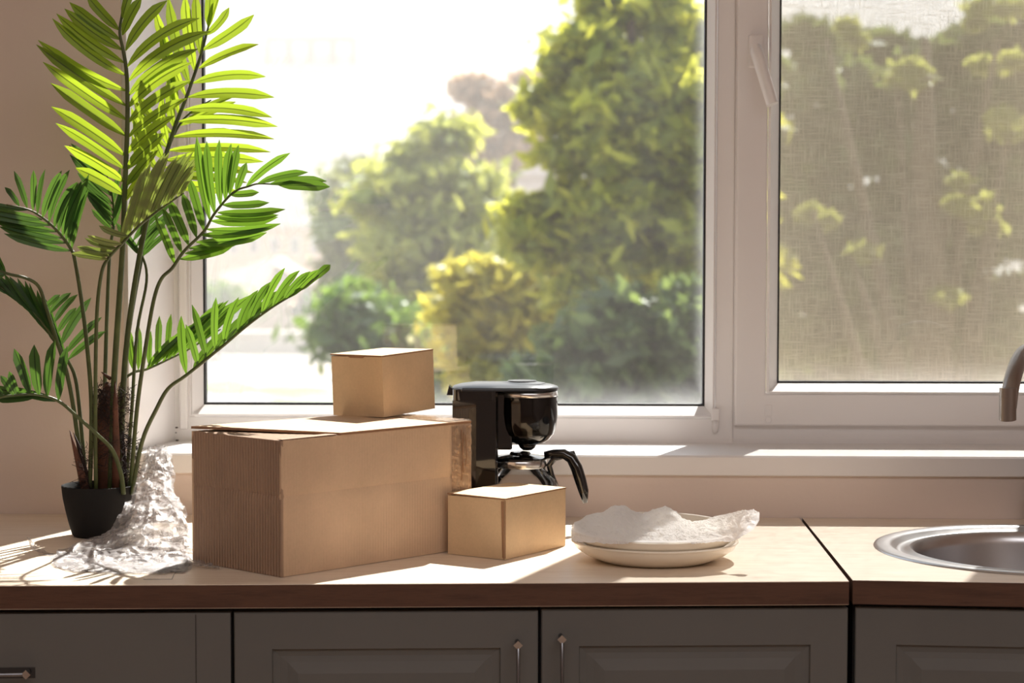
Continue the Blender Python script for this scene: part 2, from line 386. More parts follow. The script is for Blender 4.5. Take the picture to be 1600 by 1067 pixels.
# window 1: fixed light
w1 = thing('window_1', 'large fixed white plastic window behind the boxes', None, (0, FY, SZ), kind='structure')
g0, g1, gb = px_x(318, GY - .02), px_x(1101.5, GY - .02), px_z(633, GY - .02)
b0, b1, bb = px_x(296, FY), px_x(1118.5, FY), px_z(652, FY)
zt = OZT - .02
f = MB(); ring(f, OXL - .02, MX, SZ - .02, OZT + .01, b0, b1, bb, zt - .05, FY, FY + .07); f.build('window_frame', m_white, w1, bevel=.002)
f = MB()
def bead(mb, o, i, yo, yi):                          # sloping glazing bead
    def r(q, y): return [(q[0], y, q[2]), (q[1], y, q[2]), (q[1], y, q[3]), (q[0], y, q[3])]
    e = .0035
    o2 = (o[0] + e, o[1] - e, o[2] + e, o[3] - e)
    L = [r(o, yo + .006), r(o, yo - .001), r(o2, yo - .004), r(i, yi), r(i, yi + .02)]
    vs = sum(L, []); fs = [(a * 4 + k, a * 4 + (k + 1) % 4, (a + 1) * 4 + (k + 1) % 4, (a + 1) * 4 + k) for a in range(len(L) - 1) for k in range(4)]
    return mb.add(vs, fs)
bead(f, (b0 + .001, b1 - .001, bb + .001, zt - .051), (g0, g1, gb, zt - .075), FY, GY - .025); f.build('glazing_bead', m_white, w1)
f = MB(); ring(f, g0, g1, gb, zt - .075, g0 + .0035, g1 - .0035, gb + .0035, zt - .0785, GY - .022, GY - .004); f.build('gasket', m_gasket, w1)
f = MB(); f.grid(lambda u, v: Vector((g0 - .005 + u * (g1 - g0 + .01), GY, gb - .005 + v * (zt - .07 - gb + .01))), 1, 1); f.build('glass_pane', m_glass, w1)
for (px, pz) in ((1118.5, 655),):
    x, z = px_x(px, FY), px_z(pz, FY)
    h = MB().box((x - .007, FY - .007, z - .001), (x + .007, FY, z + .021)).build('hinge_cover', m_white, w1, bevel=.002)
    for dz in (.008, .014): MB().lathe([(0, -.0012), (.0022, -.001), (.0022, 0)], (x, FY - .0068, z + dz), 10, axis=Matrix.Rotation(PI / 2, 3, 'X')).build('screw', m_gasket, h)
    MB().tube([(x, FY - .004, z), (x, FY - .004, z - .02)], [.006, .0045], 10).build('hinge_pin', m_white, w1, smooth=True)
# left hinge column on window 1
x = px_x(287, FY)
hc = MB().box((x - .007, FY - .010, px_z(672, FY)), (x + .007, FY, px_z(80, FY))).build('hinge_strip', m_white, w1, bevel=.003)
MB().lathe([(0, -.003), (.005, -.0025), (.006, 0)], (x, FY - .0095, px_z(622, FY)), 14, axis=Matrix.Rotation(PI / 2, 3, 'X')).build('screw_cap', m_white, hc, smooth=True)
MB().lathe([(0, -.003), (.004, -.0025), (.005, 0)], (px_x(301, FY), FY - .0015, px_z(648, FY)), 14, axis=Matrix.Rotation(PI / 2, 3, 'X')).build('screw_cap', m_white, w1, smooth=True)
# window 2: opening sash
SY = FY - .018
w2 = thing('window_2', 'white plastic opening sash window at the right', None, (MX, FY, SZ), kind='structure')
G0, G1, Gb = px_x(1214, GY - .02), .872, px_z(597, GY - .02)
B0, B1, Bb = px_x(1197.5, SY), .895, px_z(614, SY)
S0, S1, Sb = MX + .001, .955, px_z(663, SY)
f = MB(); ring(f, MX, OXR + .02, SZ - .02, OZT + .01, MX + .03, .94, Sb + .02, zt - .02, FY, FY + .07); f.build('window_frame', m_white, w2, bevel=.002)
f = MB(); ring(f, S0, S1, Sb, zt, B0, B1, Bb, zt - .05, SY, SY + .05); f.build('sash_frame', m_white, w2, bevel=.003)
f = MB(); bead(f, (B0 + .001, B1 - .001, Bb + .001, zt - .051), (G0, G1, Gb, zt - .075), SY, GY - .025); f.build('glazing_bead', m_white, w2)
f = MB(); ring(f, G0, G1, Gb, zt - .075, G0 + .0035, G1 - .0035, Gb + .0035, zt - .0785, GY - .022, GY - .004); f.build('gasket', m_gasket, w2)
f = MB(); f.grid(lambda u, v: Vector((G0 - .005 + u * (G1 - G0 + .01), GY, Gb - .005 + v * (zt - .07 - Gb + .01))), 1, 1); f.build('glass_pane', m_glass, w2)
x, z = px_x(1202, SY), px_z(657, SY)
h = MB().box((x - .0055, SY - .002, z + .010), (x + .0055, SY, z + .029)).build('hinge_cover', m_white, w2, bevel=.001)
for dz in (.016, .022): MB().lathe([(0, -.0008), (.002, -.0006), (.002, 0)], (x, SY - .002, z + dz), 10, axis=Matrix.Rotation(PI / 2, 3, 'X')).build('screw', simple('grey_screw', rgb(120, 116, 114), .4), h)
MB().lathe([(0, -.002), (.0045, -.0015), (.0055, 0)], (x, SY - .001, z + .003), 14, axis=Matrix.Rotation(PI / 2, 3, 'X')).build('screw_cap', m_white, w2, smooth=True)
# window handle
P0 = on_y(1181, 82, SY); P1 = on_y(1181, 79, SY - .035)
hd = MB().box((P0.x - .0125, SY - .009, px_z(108, SY)), (P0.x + .0125, SY, px_z(56, SY))).build('window_handle', m_white, w2, bevel=.003)
kn = on_y(1182, 80, SY - .034); tip = on_y(1207, 163, SY - .05)
MB().tube([(P0.x, SY - .008, kn.z), (P0.x, SY - .022, kn.z), (kn.x, SY - .034, kn.z + .001), kn.lerp(tip, .1), kn.lerp(tip, .4), kn.lerp(tip, .8), tip],
          [.0125, .0120, .0135, .0135, .0130, .0130, .0125], 16, .75).build('lever', m_white, hd, smooth=True, angle=.9)

# insect screen outside the right sash
sy2 = 3.60
f = MB(); f.grid(lambda u, v: Vector((MX + .03 + u * (.965 - MX - .03), sy2, SZ + .03 + v * (OZT - .05 - SZ - .03))), 1, 1)
scr = thing('insect_screen', 'fine beige insect mesh stretched outside the right sash window', 'screen', (.65, sy2, SZ + .03))
f.build('mesh_fabric', m_screen, scr)
f = MB(); ring(f, MX + .02, .975, SZ + .02, OZT - .04, MX + .03, .965, SZ + .03, OZT - .05, sy2 - .005, sy2 + .006); f.build('screen_frame', m_white, scr)

# ================================================================== WORKTOPS AND CABINETS
TH = .0315
fr = on_z(1327, 908); fl = on_z(0, 915); bk = on_z(1249.0, 808.5); d = (fr - fl).normalized()
ANG = math.atan2(d.y, d.x)
flx = fl + d * ((-1.9 - fl.x) / d.x)
bjo = fr + (bk - fr) * ((WY - .001 - fr.y) / (bk.y - fr.y))
fr2 = on_z(1332.5, 906.5); fe = on_z(1600, 911); d2 = (fe - fr2).normalized(); fe2 = fr2 + d2 * ((1.85 - fr2.x) / d2.x)
off = fr2 - fr
def worktop(name, poly, label, front):
    m = MB(); m.prism(poly, CT - TH, CT)
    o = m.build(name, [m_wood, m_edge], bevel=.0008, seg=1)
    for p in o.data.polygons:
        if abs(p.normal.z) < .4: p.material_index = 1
    c = sum((Vector((q[0], q[1], 0)) for q in poly), Vector()) / len(poly); c.z = CT - TH
    own(o, c); return tag(o, label, 'worktop')
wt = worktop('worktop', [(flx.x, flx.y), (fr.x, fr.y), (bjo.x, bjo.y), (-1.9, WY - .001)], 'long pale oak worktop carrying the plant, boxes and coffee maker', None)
# right worktop with the round cut-out for the sink
SC = Vector((.733, 2.945)); SR = .2425
m = MB(); seg = 64
Rv = [(fr2.x, fr2.y), (fe2.x, fe2.y), (1.85, WY - .001), (bjo.x + .004, WY - .001)]
bm = bmesh.new()
outer = [bm.verts.new((p[0], p[1], CT)) for p in Rv]; inner = [bm.verts.new((SC.x + (SR - .012) * math.cos(2 * PI * k / seg), SC.y + (SR - .012) * math.sin(2 * PI * k / seg), CT)) for k in range(seg)]
eo = [bm.edges.new((outer[i], outer[(i + 1) % 4])) for i in range(4)]; ei = [bm.edges.new((inner[i], inner[(i + 1) % seg])) for i in range(seg)]
bmesh.ops.triangle_fill(bm, use_beauty=True, use_dissolve=False, edges=eo + ei)
bad = [f_ for f_ in bm.faces if (f_.calc_center_median().xy - SC).length < SR - .02 and all((v.co.xy - SC).length < SR - .005 for v in f_.verts)]
bmesh.ops.delete(bm, geom=bad, context='FACES')
r_ = bmesh.ops.extrude_face_region(bm, geom=list(bm.faces)); bmesh.ops.translate(bm, verts=[v for v in r_['geom'] if isinstance(v, bmesh.types.BMVert)], vec=(0, 0, -TH))
bmesh.ops.recalc_face_normals(bm, faces=bm.faces)
me = bpy.data.meshes.new('worktop'); bm.to_mesh(me); bm.free(); me.materials.append(m_wood); me.materials.append(m_edge)
for p in me.polygons: p.material_index = 1 if abs(p.normal.z) < .4 else 0
o = bpy.data.objects.new('worktop', me); COL.objects.link(o); own(o, (1.2, 2.95, CT - TH)); tag(o, 'pale oak worktop holding the round steel sink', 'worktop')

def door_panel(mb, x0, x1, z0, z1, fx, fz, y=0, th=.018):
    # raised-and-fielded front: flat border, cove down, field up
    def r(i, yy): return [(x0 + i * fx[0] if False else i[0], yy, i[2]), (i[1], yy, i[2]), (i[1], yy, i[3]), (i[0], yy, i[3])]
    e = .0015
    R = [((x0, x1, z0, z1), y + th), ((x0, x1, z0, z1), y + e), ((x0 + e, x1 - e, z0 + e, z1 - e), y),
         ((x0 + fx, x1 - fx, z0 + fz, z1 - fz), y), ((x0 + fx + .001, x1 - fx - .001, z0 + fz + .001, z1 - fz - .001), y + .0045),
         ((x0 + fx + .010, x1 - fx - .010, z0 + fz + .010, z1 - fz - .010), y + .0060), ((x0 + fx + .020, x1 - fx - .020, z0 + fz + .018, z1 - fz - .018), y + .0050),
         ((x0 + fx + .034, x1 - fx - .034, z0 + fz + .033, z1 - fz - .033), y + .0015)]
    vs = sum([r(a, b) for a, b in R], []); k = len(R)
    fs = [(a * 4 + q, a * 4 + (q + 1) % 4, (a + 1) * 4 + (q + 1) % 4, (a + 1) * 4 + q) for a in range(k - 1) for q in range(4)]
    fs += [(0, 3, 2, 1), tuple((k - 1) * 4 + q for q in range(4))]
    return mb.add(vs, fs)
def handle(parent, x, z0, z1, y, vertical=True, Mx=None):
    T = (lambda a, b: Vector((x, y + b, a))) if vertical else (lambda a, b: Vector((a, y + b, x)))
    pts = [T(z0, 0), T(z0, -.016), T(z0 + .006, -.022), T((z0 + z1) / 2, -.025), T(z1 - .006, -.022), T(z1, -.016), T(z1, 0)]
    pts = [Mx @ p for p in pts]
    h = MB().tube(pts, [.0042, .0036, .0032, .0026, .0032, .0036, .0042], 12, .8).build('handle', m_dchrome, parent, smooth=True, angle=.8)
    for zz in (z0, z1):
        q = Mx @ T(zz, -.0205)
        MB().tube([q + Vector((0, .004, 0)), q + Vector((0, -.003, 0))], [.0045, .0062], 4).build('finial', m_chrome, h)
    return h
DZT = CT - TH - .0075; DZB = .13
inset = .010
def front_at(px, py=985):                           # along the door plane of the left run
    nrm = Vector((-d.y, d.x, 0)); p0 = fr + nrm * inset; rr = ray(px, py)
    t = (p0 - CAM).dot(nrm) / rr.dot(nrm); P = CAM + rr * t
    return (P - p0).dot(d)
nrmL = Vector((-d.y, d.x, 0)); ML = Matrix.Translation(Vector((fr.x, fr.y, 0)) + nrmL * inset) @ Matrix.Rotation(ANG, 4, 'Z')
ANG2 = math.atan2(d2.y, d2.x); nrmR = Vector((-d2.y, d2.x, 0))
MR = Matrix.Translation(Vector((fr2.x, fr2.y, 0)) + nrmR * inset) @ Matrix.Rotation(ANG2, 4, 'Z')
def place(mb, M): mb.v = [tuple(M @ Vector(v)) for v in mb.v]; return mb
def cabinet(label, x0, x1, M, doors, depth=.55, group=None):
    root = thing('kitchen_cabinet', label, 'cabinet', M @ Vector(((x0 + x1) / 2, .28, 0)), math.atan2(M[1][0], M[0][0]))
    g = .0008
    b = MB(); t = .016; top = CT - TH - .0006
    b.box((x0 + g, .020, .10), (x0 + t, depth, top)); b.box((x1 - t, .020, .10), (x1 - g, depth, top))
    b.box((x0 + t, .020, .10), (x1 - t, depth, .116)); b.box((x0 + t, depth - .01, .116), (x1 - t, depth, top)); b.box((x0 + t, .020, top - .07), (x1 - t, .036, top))
    place(b, M).build('carcass', m_carcass, root)
    place(MB().box((x0 + g, .06, .0), (x1 - g, .075, .10)), M).build('plinth', m_carcass, root)
    return root
xa, xb, xc, xd_ = front_at(0) - .06, front_at(363), front_at(843.5), front_at(1327.5)
cb1 = cabinet('taupe drawer cabinet under the potted palm, horizontal handle', xb - .62, xb, ML, None)
cb2 = cabinet('taupe cabinet under the cardboard boxes, vertical handle on its right', xb, xc, ML, None)
cb2b = cabinet('taupe cabinet under the coffee maker and white dish, vertical handle on its left', xc, xd_, ML, None)
cb3 = cabinet('taupe cabinet below the round sink', .0025, .62, MR, None)
G = .0022
# drawer cabinet: plain slab fronts, top one visible
for k, (za, zb_) in enumerate(((DZT - .30, DZT), (DZB, DZT - .304))):
    m = MB().box((xb - .62 + G, 0, za), (xb - G, .018, zb_)); place(m, ML)
    dr = m.build('drawer', m_cab, cb1, bevel=.0012)
    if k == 0:
        lx = front_at(306); m = MB().box((lx - .0006, -.0004, za + .002), (lx + .0006, 0, zb_ - .002)); place(m, ML); m.build('stile_groove', m_carcass, dr)
    hx1 = front_at(55, 1035); hz = on_y(30, 1035, 2.65).z if k == 0 else .6
    m = MB(); hp = handle(dr, hz, hx1 - .15, hx1 - .008, 0, False, ML)
    m = MB().box((hx1 - .20, -.0015, hz - .009), (hx1, .0, hz + .005)); place(m, ML); m.build('handle_plate', m_carcass, dr, bevel=.0004)
for (cb, x0, x1, hx, hy, raise_) in ((cb2, xb, xc, 808, 1006, 0), (cb2b, xc, xd_, 876, 998, .0016)):
    m = MB(); door_panel(m, x0 + G, x1 - G, DZB, DZT + raise_, .0495, .0485); place(m, ML); dr = m.build('door', m_cab, cb)
    X = front_at(hx, 1030); zt_ = on_y(hx, hy, 2.63).z
    handle(dr, X, zt_ - .128, zt_, 0, True, ML)
m = MB(); door_panel(m, .0025 + G, .62 - G, DZB, DZT + .001, .0535, .0485); place(m, MR); dr = m.build('door', m_cab, cb3)
handle(dr, .60, DZT - .16, DZT - .03, 0, True, MR)

# ================================================================== SINK AND FAUCET
sk = thing('sink', 'round stainless steel sink set in the right worktop', 'sink', (SC.x, SC.y, CT))
m_steel = simple('brushed_steel', rgb(196, 196, 198), .28, metal=1, var=.06, nscale=14)
c = (SC.x, SC.y, CT)
MB().lathe([(SR, .0003), (SR - .001, .0022), (SR - .006, .0034), (SR - .021, .0036), (SR - .027, .0015), (SR - .032, -.004), (SR - .040, -.0055), (SR - .046, -.003), (SR - .052, -.001)], c, 96).build('rim', m_steel, sk, smooth=True)
MB().lathe([(SR - .052, -.001), (SR - .057, -.004), (SR - .060, -.02), (SR - .064, -.11), (SR - .075, -.135), (SR - .10, -.148), (.045, -.153), (.04, -.158), (0, -.158)], c, 96).build('bowl', m_steel, sk, smooth=True)
MB().lathe([(0, -.150), (.03, -.150), (.038, -.152), (.04, -.157)], c, 32).build('drain', m_chrome, sk, smooth=True)
fc = Vector((.80, 3.222, CT)); sp = on_y(1575, 619, 2.95)
fa = thing('faucet', 'brushed steel gooseneck faucet behind the round sink', 'faucet', fc)
MB().lathe([(0, .0), (.024, .0), (.0245, .004), (.021, .010), (.019, .012), (.019, .05), (.0135, .056)], fc, 32, cap=False).build('base', m_chrome, fa, smooth=True, angle=.7)
ztop = CT + .292; hv = Vector((sp.x - fc.x, sp.y - fc.y, 0)); R_ = hv.length / 2; mid = (Vector((fc.x, fc.y, 0)) + Vector((sp.x, sp.y, 0))) / 2; hn = hv.normalized()
pts = [fc + Vector((0, 0, .05)), fc + Vector((0, 0, .12))]
zc = ztop - .092 - .012
for k in range(17):
    a = PI - PI * k / 16; pts.append(Vector((mid.x, mid.y, zc + .092 * math.sin(a))) + hn * (R_ * -1 * -math.cos(a) if False else R_ * (-math.cos(PI - a)) * -1 * -1))
pts = pts[:2] + sorted(pts[2:], key=lambda p: (Vector((p.x, p.y, 0)) - Vector((fc.x, fc.y, 0))).length) + [Vector((sp.x, sp.y, sp.z))]
m_satin = simple('satin_steel', rgb(158, 152, 148), .3, metal=1)
MB().tube(pts, .0122, 20).build('spout', m_satin, fa, smooth=True, angle=1)
MB().tube([Vector((sp.x, sp.y, sp.z + .012)), Vector((sp.x, sp.y, sp.z - .001))], .0125, 20).build('aerator', m_satin, fa, smooth=True, angle=.8)
MB().tube([fc + Vector((.018, 0, .035)), fc + Vector((.05, -.005, .045)), fc + Vector((.075, -.01, .06))], [.006, .005, .0045], 10).build('lever', m_chrome, fa, smooth=True)

# ================================================================== CARDBOARD BOXES
def box_frame(N, L, R, wl=None):
    """near corner, left corner, right corner on a plane -> squared axes and lengths"""
    a = (R - N); b = (L - N); lr, ll = a.length, b.length
    bis = (a.normalized() + b.normalized()).normalized()
    up = Vector((0, 0, 1)) if abs(a.z) < 1e-4 else a.cross(b).normalized() * (1 if a.cross(b).z > 0 else -1)
    s = up.cross(bis).normalized()
    ax = (bis - s).normalized(); ay = (bis + s).normalized()
    if ax.dot(a) < ay.dot(a): ax, ay = ay, ax
    return ax, ay, lr, ll, up
def panel(parent, name, mat, O, U, V, W, lu, lv, th, nu=14, nv=10, crease=None, ruv=1.0, seed=0, warp=.0006, bulge=0):
    """a sheet lu x lv with thickness th along W (inward); slightly warped, optional pressed crease"""
    m = MB()
    def pt(u, v, k):
        p = O + U * (u * lu) + V * (v * lv)
        wv = noise.noise(Vector((u * 3 + seed, v * 3, seed))) * warp + bulge * math.sin(PI * u) * math.sin(PI * v)
        if u in (0, 1) or v in (0, 1): wv *= .3
        if crease is not None and abs(v - crease) < .006: wv -= .0013
        return p - W * wv + W * (th * k)
    vals = [j / nv for j in range(nv + 1)]
    if crease is not None: vals = sorted(set([v for v in vals if abs(v - crease) > .03] + [crease - .022, crease, crease + .022]))
    vs, uv = [], []
    for k in (0, 1):
        for v in vals:
            for i in range(nu + 1): vs.append(pt(i / nu, v, k)); uv.append((i / nu * lu * ruv, v * lv))
    n1 = (nu + 1) * len(vals); fs = []
    for k in (0, 1):
        for j in range(len(vals) - 1):
            for i in range(nu):
                a = k * n1 + j * (nu + 1) + i; fs.append((a, a + 1, a + nu + 2, a + nu + 1))
    for i in range(nu):
        fs.append((i, i + 1, n1 + i + 1, n1 + i)); a = (len(vals) - 1) * (nu + 1) + i; fs.append((a, a + 1, n1 + a + 1, n1 + a))
    for j in range(len(vals) - 1):
        for q in (j * (nu + 1), j * (nu + 1) + nu): fs.append((q, q + nu + 1, n1 + q + nu + 1, n1 + q))
    m.add(vs, fs, uv)
    return m.build(name, mat, parent, smooth=True, angle=.6)
def carton(label, N, L, R, h, mats, th=.003, lift=.0, top_extra=None, crease=None, group=None, fold=None):
    ax, ay, lr, ll, up = box_frame(N, L, R)
    ctr = N + ax * lr / 2 + ay * ll / 2
    root = thing('cardboard_box', label, 'box', ctr, math.atan2(ax.y, ax.x) if abs(up.z) > .999999 else 0, group)
    sd = random.random() * 10
    panel(root, 'side_panel', mats[0], N, ax, up, ay, lr, h, th, crease=crease, seed=sd)
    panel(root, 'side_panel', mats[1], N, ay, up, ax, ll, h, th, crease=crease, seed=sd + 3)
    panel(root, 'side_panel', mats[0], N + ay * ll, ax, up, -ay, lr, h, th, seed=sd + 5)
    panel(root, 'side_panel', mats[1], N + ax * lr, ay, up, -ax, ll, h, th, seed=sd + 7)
    panel(root, 'bottom_panel', mats[0], N + ax * th + ay * th + up * .0005, ax, ay, up, lr - 2 * th, ll - 2 * th, th, seed=sd)
    return root, ax, ay, lr, ll, up
CPZ = CT + .0006
# --- the large box
N = on_z(440, 902, CPZ); L = on_z(300, 877, CPZ); R = on_z(737, 856, CPZ)
hB = on_y(440, 684, N.y).z - CPZ
big, ax, ay, lr, ll, up = carton('large corrugated cardboard box with crumpled tape on its right end', N, L, R, hB - .004, [m_card, m_card_d], .0035, crease=.59)
T = N + up * (hB - .004)
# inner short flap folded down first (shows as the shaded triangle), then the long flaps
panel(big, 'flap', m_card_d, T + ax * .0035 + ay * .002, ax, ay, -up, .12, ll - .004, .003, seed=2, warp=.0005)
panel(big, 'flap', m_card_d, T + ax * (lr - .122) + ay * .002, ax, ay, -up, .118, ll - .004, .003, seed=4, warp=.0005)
def slab(parent, name, pts, th, mats, edge_div=1, wob=0):
    m = MB(); n = len(pts)
    m.add([p for p in pts] + [p - up * th for p in pts], [tuple(range(n)), tuple(range(n, 2 * n))[::-1]]); m.cur = 1
    m.add([p for p in pts] + [p - up * th for p in pts], [(i, (i + 1) % n, n + (i + 1) % n, n + i) for i in range(n)])
    return m.build(name, mats, parent)
Lt, Rt, Ft = T + ay * ll, T + ax * lr, T + ax * lr + ay * ll
j1 = T + ax * .105 - ay * .001                              # where the long flap's torn edge meets the front face
u1 = up * .0036
edge = [Lt + up * .0070 - ax * .001]
for k in range(1, 12):
    q = Lt.lerp(j1, k / 12); edge.append(q + up * (.0070 - .0034 * k / 12) + ay * (noise.noise(Vector((k * .9, 0, 3))) * .004 + .010 * math.sin(PI * k / 12)))
edge.append(j1 + u1)
slab(big, 'long_flap', edge + [Rt + u1 - ay * .001, Ft + up * .004, ], .0034, [m_card, m_cedge])
# a strip of liner peeled over the front edge
slab(big, 'torn_liner', [T + u1 * .4 + ax * .002, T + ax * .10 + u1 * .5, T + ax * .10 + ay * .018 + u1 * .5, T + ay * .012 + ax * .004 + u1 * .4], .0006, [m_card_d, m_cedge])
# brown tape wrapped over the right end, crumpled
def crumple(parent, name, fn, nu, nv, amp, mat, freq=40, smooth=False, sd=0, nrm=None):
    m = MB()
    def g(u, v):
        p = fn(u, v); q = p * freq + Vector((sd, sd, sd))
        dsp = (noise.noise(q) + .5 * noise.noise(q * 2.3)) * amp
        return p + (nrm if nrm is not None else Vector((0, -1, 0))) * dsp
    m.grid(g, nu, nv); return m.build(name, mat, parent, smooth=smooth)
def tp(u, v):
    s_ = u * .062
    if s_ < .040: return N + ax * (lr - .040 + s_) - ay * .0014 + up * (hB - .006 - v * .098)
    return N + ax * (lr + .0014) + ay * (s_ - .040) + up * (hB - .006 - v * .098)
crumple(big, 'packing_tape', tp, 34, 48, .0011, m_tape, 160, nrm=-ay)
crumple(big, 'packing_tape', lambda u, v: N + ax * (lr - .045 + u * .047) + ay * (v * ll * .7) + up * (hB + .0012), 14, 20, .0008, m_tape, 160, nrm=up)
for k in range(3):
    q = N + ax * (lr - .022 + k * .004)
    MB().tube([q - ay * .003 + up * (hB - .012 - .004 * k), q - ay * .0035 + ax * .002 * (-1) ** k + up * (hB - .05), q - ay * .003 + up * (hB - .085 + .01 * k)], .0006, 6).build('tape_fold', m_cedge, big)
# --- the box standing in front of the coffee maker
N = on_z(789, 874.8, CPZ); L = on_z(698, 865.5, CPZ); R = on_z(888, 853, CPZ)
hF = on_y(787, 779, N.y).z - CPZ
front, ax, ay, lr, ll, up = carton('small cardboard box on the worktop in front of the coffee maker', N, L, R, hF - .002, [m_card_s, m_card_s], .0022)
T = N + up * (hF - .002)
slab(front, 'lid', [T - ax * .001 - ay * .001 + up * .0022, T + ax * lr - ay * .001 + up * .0018, T + ax * lr + ay * ll + up * .0022, T + ay * ll - ax * .0014 + up * .0034], .002, [m_card_s, m_cedge])
slab(front, 'tuck_flap', [N - ax * .0012 + ay * .001 + up * (hF - .004), N - ax * .0012 + ay * .006 + up * (hF - .004), N - ax * .0008 + ay * .004 + up * .004, N - ax * .0012 + up * .001 + ay * .001], .0004, [m_cedge, m_cedge])
MB().tube([N - ay * .0006 - ax * .0002 + up * .002, N - ay * .0006 - ax * .0002 + up * (hF - .003)], .0009, 5).build('flap_edge', m_cedge, front)
# --- the box on top of the large one (rests on the raised flap, slightly tipped)
zB = CPZ + hB + .0012
N = on_y(600, 655.5, 2.955); N.z = max(N.z, zB)
L = on_y(512, 650.5, 2.992); R = on_y(696.5, 638.8, 3.05)
upT = (R - N).cross(L - N).normalized()
hT = .0905
topb, ax, ay, lr, ll, up = carton('small cardboard box lying on top of the large box', N, L, R, hT - .002, [m_card_s, m_card_s], .0022)
T = N + up * (hT - .002)
slab(topb, 'lid', [T - ax * .0008 - ay * .0005 + up * .0022, T + ax * (lr + .001) + up * .0018, T + ax * lr + ay * ll + up * .0022, T + ay * (ll + .001) - ax * .001 + up * .0036], .002, [m_card_s, m_cedge])
slab(topb, 'tuck_flap', [T - ax * .0012 + ay * .030 + up * .0012, T - ax * .0014 + ay * (ll - .03) + up * .0014, T - ax * .0008 + ay * (ll - .036) - up * .0015, T - ax * .0008 + ay * .034 - up * .0015], .0004, [m_cedge, m_cedge])

q = N + ay * (ll + .0004) + ax * .006 + up * .052
lb = MB(); ring(lb, 0, .026, 0, .022, .0016, .0244, .0016, .0204, 0, .0004); Mq = Matrix((ax, ay, up)).transposed().to_4x4(); Mq.translation = q
place(lb, Mq).build('sticker_outline', m_white, topb)

# ================================================================== COFFEE MAKER
CY = 3.115
def cx(px, py=650, y=CY): return on_y(px, py, y).x
def cz(py, px=800, y=CY): return on_y(px, py, y).z
cmk = thing('coffee_maker', 'glossy black drip coffee maker behind the small cardboard box', 'coffee maker', (cx(800), CY, CT))
xL, xM = cx(709), cx(775); xC = cx(824); rB = cx(870.5) - xC
zTop, zCol = cz(606), CT + .022
def rrect(x0, x1, y0, y1, r, n=6):
    P = []
    for (qx, qy, a0) in ((x1 - r, y0 + r, -PI / 2), (x1 - r, y1 - r, 0), (x0 + r, y1 - r, PI / 2), (x0 + r, y0 + r, PI)):
        for k in range(n + 1): a = a0 + PI / 2 * k / n; P.append((qx + r * math.cos(a), qy + r * math.sin(a)))
    return P
MB().prism(rrect(xL, xM + .004, CY - .048, CY + .052, .012), zCol, zTop).build('water_tank', m_black, cmk, smooth=True, angle=.5)
MB().prism(rrect(xL, cx(776), CY - .0495, CY - .046, .0014), zCol, cz(622)).build('column_face', m_black, cmk, smooth=True, angle=.5)
MB().prism(rrect(xL - .004, xC + .052, CY - .055, CY + .055, .03, 10), CT + .0006, zCol).build('base', m_black, cmk, smooth=True, angle=.5, bevel=.002)
MB().lathe([(0, 0), (.040, 0), (.042, -.002), (.042, -.004)], (xC - .008, CY, zCol + .004), 40).build('warming_plate', m_blackm, cmk, smooth=True)
# brew basket: clear rim band, glossy bowl
bz = [(609, 1.0), (619, 1.0)]
MB().lathe([(rB - .001, cz(620)), (rB - .001, cz(643)), (rB * .985, cz(655)), (rB * .95, cz(666)), (rB * .87, cz(677)), (rB * .74, cz(685.5)), (rB * .54, cz(691.5)), (rB * .3, cz(694)), (.014, cz(694)), (.012, cz(699)), (.007, cz(703)), (0, cz(703.5))], (xC, CY, 0), 64).build('brew_basket', m_black, cmk, smooth=True)
MB().lathe([(rB - .0012, cz(609)), (rB + .0010, cz(610)), (rB + .0010, cz(618)), (rB - .0012, cz(619))], (xC, CY, 0), 64).build('metal_band', m_chrome, cmk, smooth=True)
MB().lathe([(rB + .0008, cz(619)), (rB + .0010, cz(643)), (rB * 1.0, cz(656)), (rB * .965, cz(667)), (rB * .885, cz(678))], (xC, CY, 0), 64).build('clear_sleeve', m_smoke, cmk, smooth=True)
MB().box((xM - .004, CY - .03, cz(700)), (xC - rB * .5, CY + .03, cz(612))).build('neck', m_black, cmk, bevel=.003)
# lid: one long plate that flows from tank to the round basket, domed
lidp = []
for k in range(33):
    a = -PI / 2 + PI * k / 32; lidp.append((xC + (rB + .002) * math.cos(a), CY + (rB + .006) * math.sin(a)))
lidp += [(xC - .02, CY + rB + .006), (xM, CY + .053), (xL + .014, CY + .053)] + [(xL - .002 + .012 * (1 - math.sin(a)), CY + .04 * math.cos(a) + 0) for a in np.linspace(PI * .12, PI * .88, 7)] + [(xL + .014, CY - .051), (xM, CY - .0515)]
m = MB(); zl = [(0, 1.0), (.0034, 1.0), (.0052, .98), (.0076, .88), (.0096, .70), (.0106, .45)]
cxm = (xL + xC + rB) / 2; vs = []; n = len(lidp)
for (h_, s_) in zl: vs += [(cxm + (p[0] - cxm) * s_, CY + (p[1] - CY) * s_, cz(608) + h_) for p in lidp]
fs = [(a * n + i, a * n + (i + 1) % n, (a + 1) * n + (i + 1) % n, (a + 1) * n + i) for a in range(5) for i in range(n)] + [tuple(range(n))[::-1], tuple(5 * n + i for i in range(n))]
m.add(vs, fs); m_lid = simple('satin_black_lid', rgb(34, 36, 40), .30)
ld = m.build('lid', m_lid, cmk, smooth=True, angle=.6)
MB().lathe([(rB * .80, .0), (rB * .78, .0026), (rB * .50, .0050), (rB * .48, .0064), (0, .0068)], (xC - .008, CY, cz(608) + .0072), 48).build('lid_insert', m_lid, ld, smooth=True, angle=.4)
q = on_y(706, 603, CY)
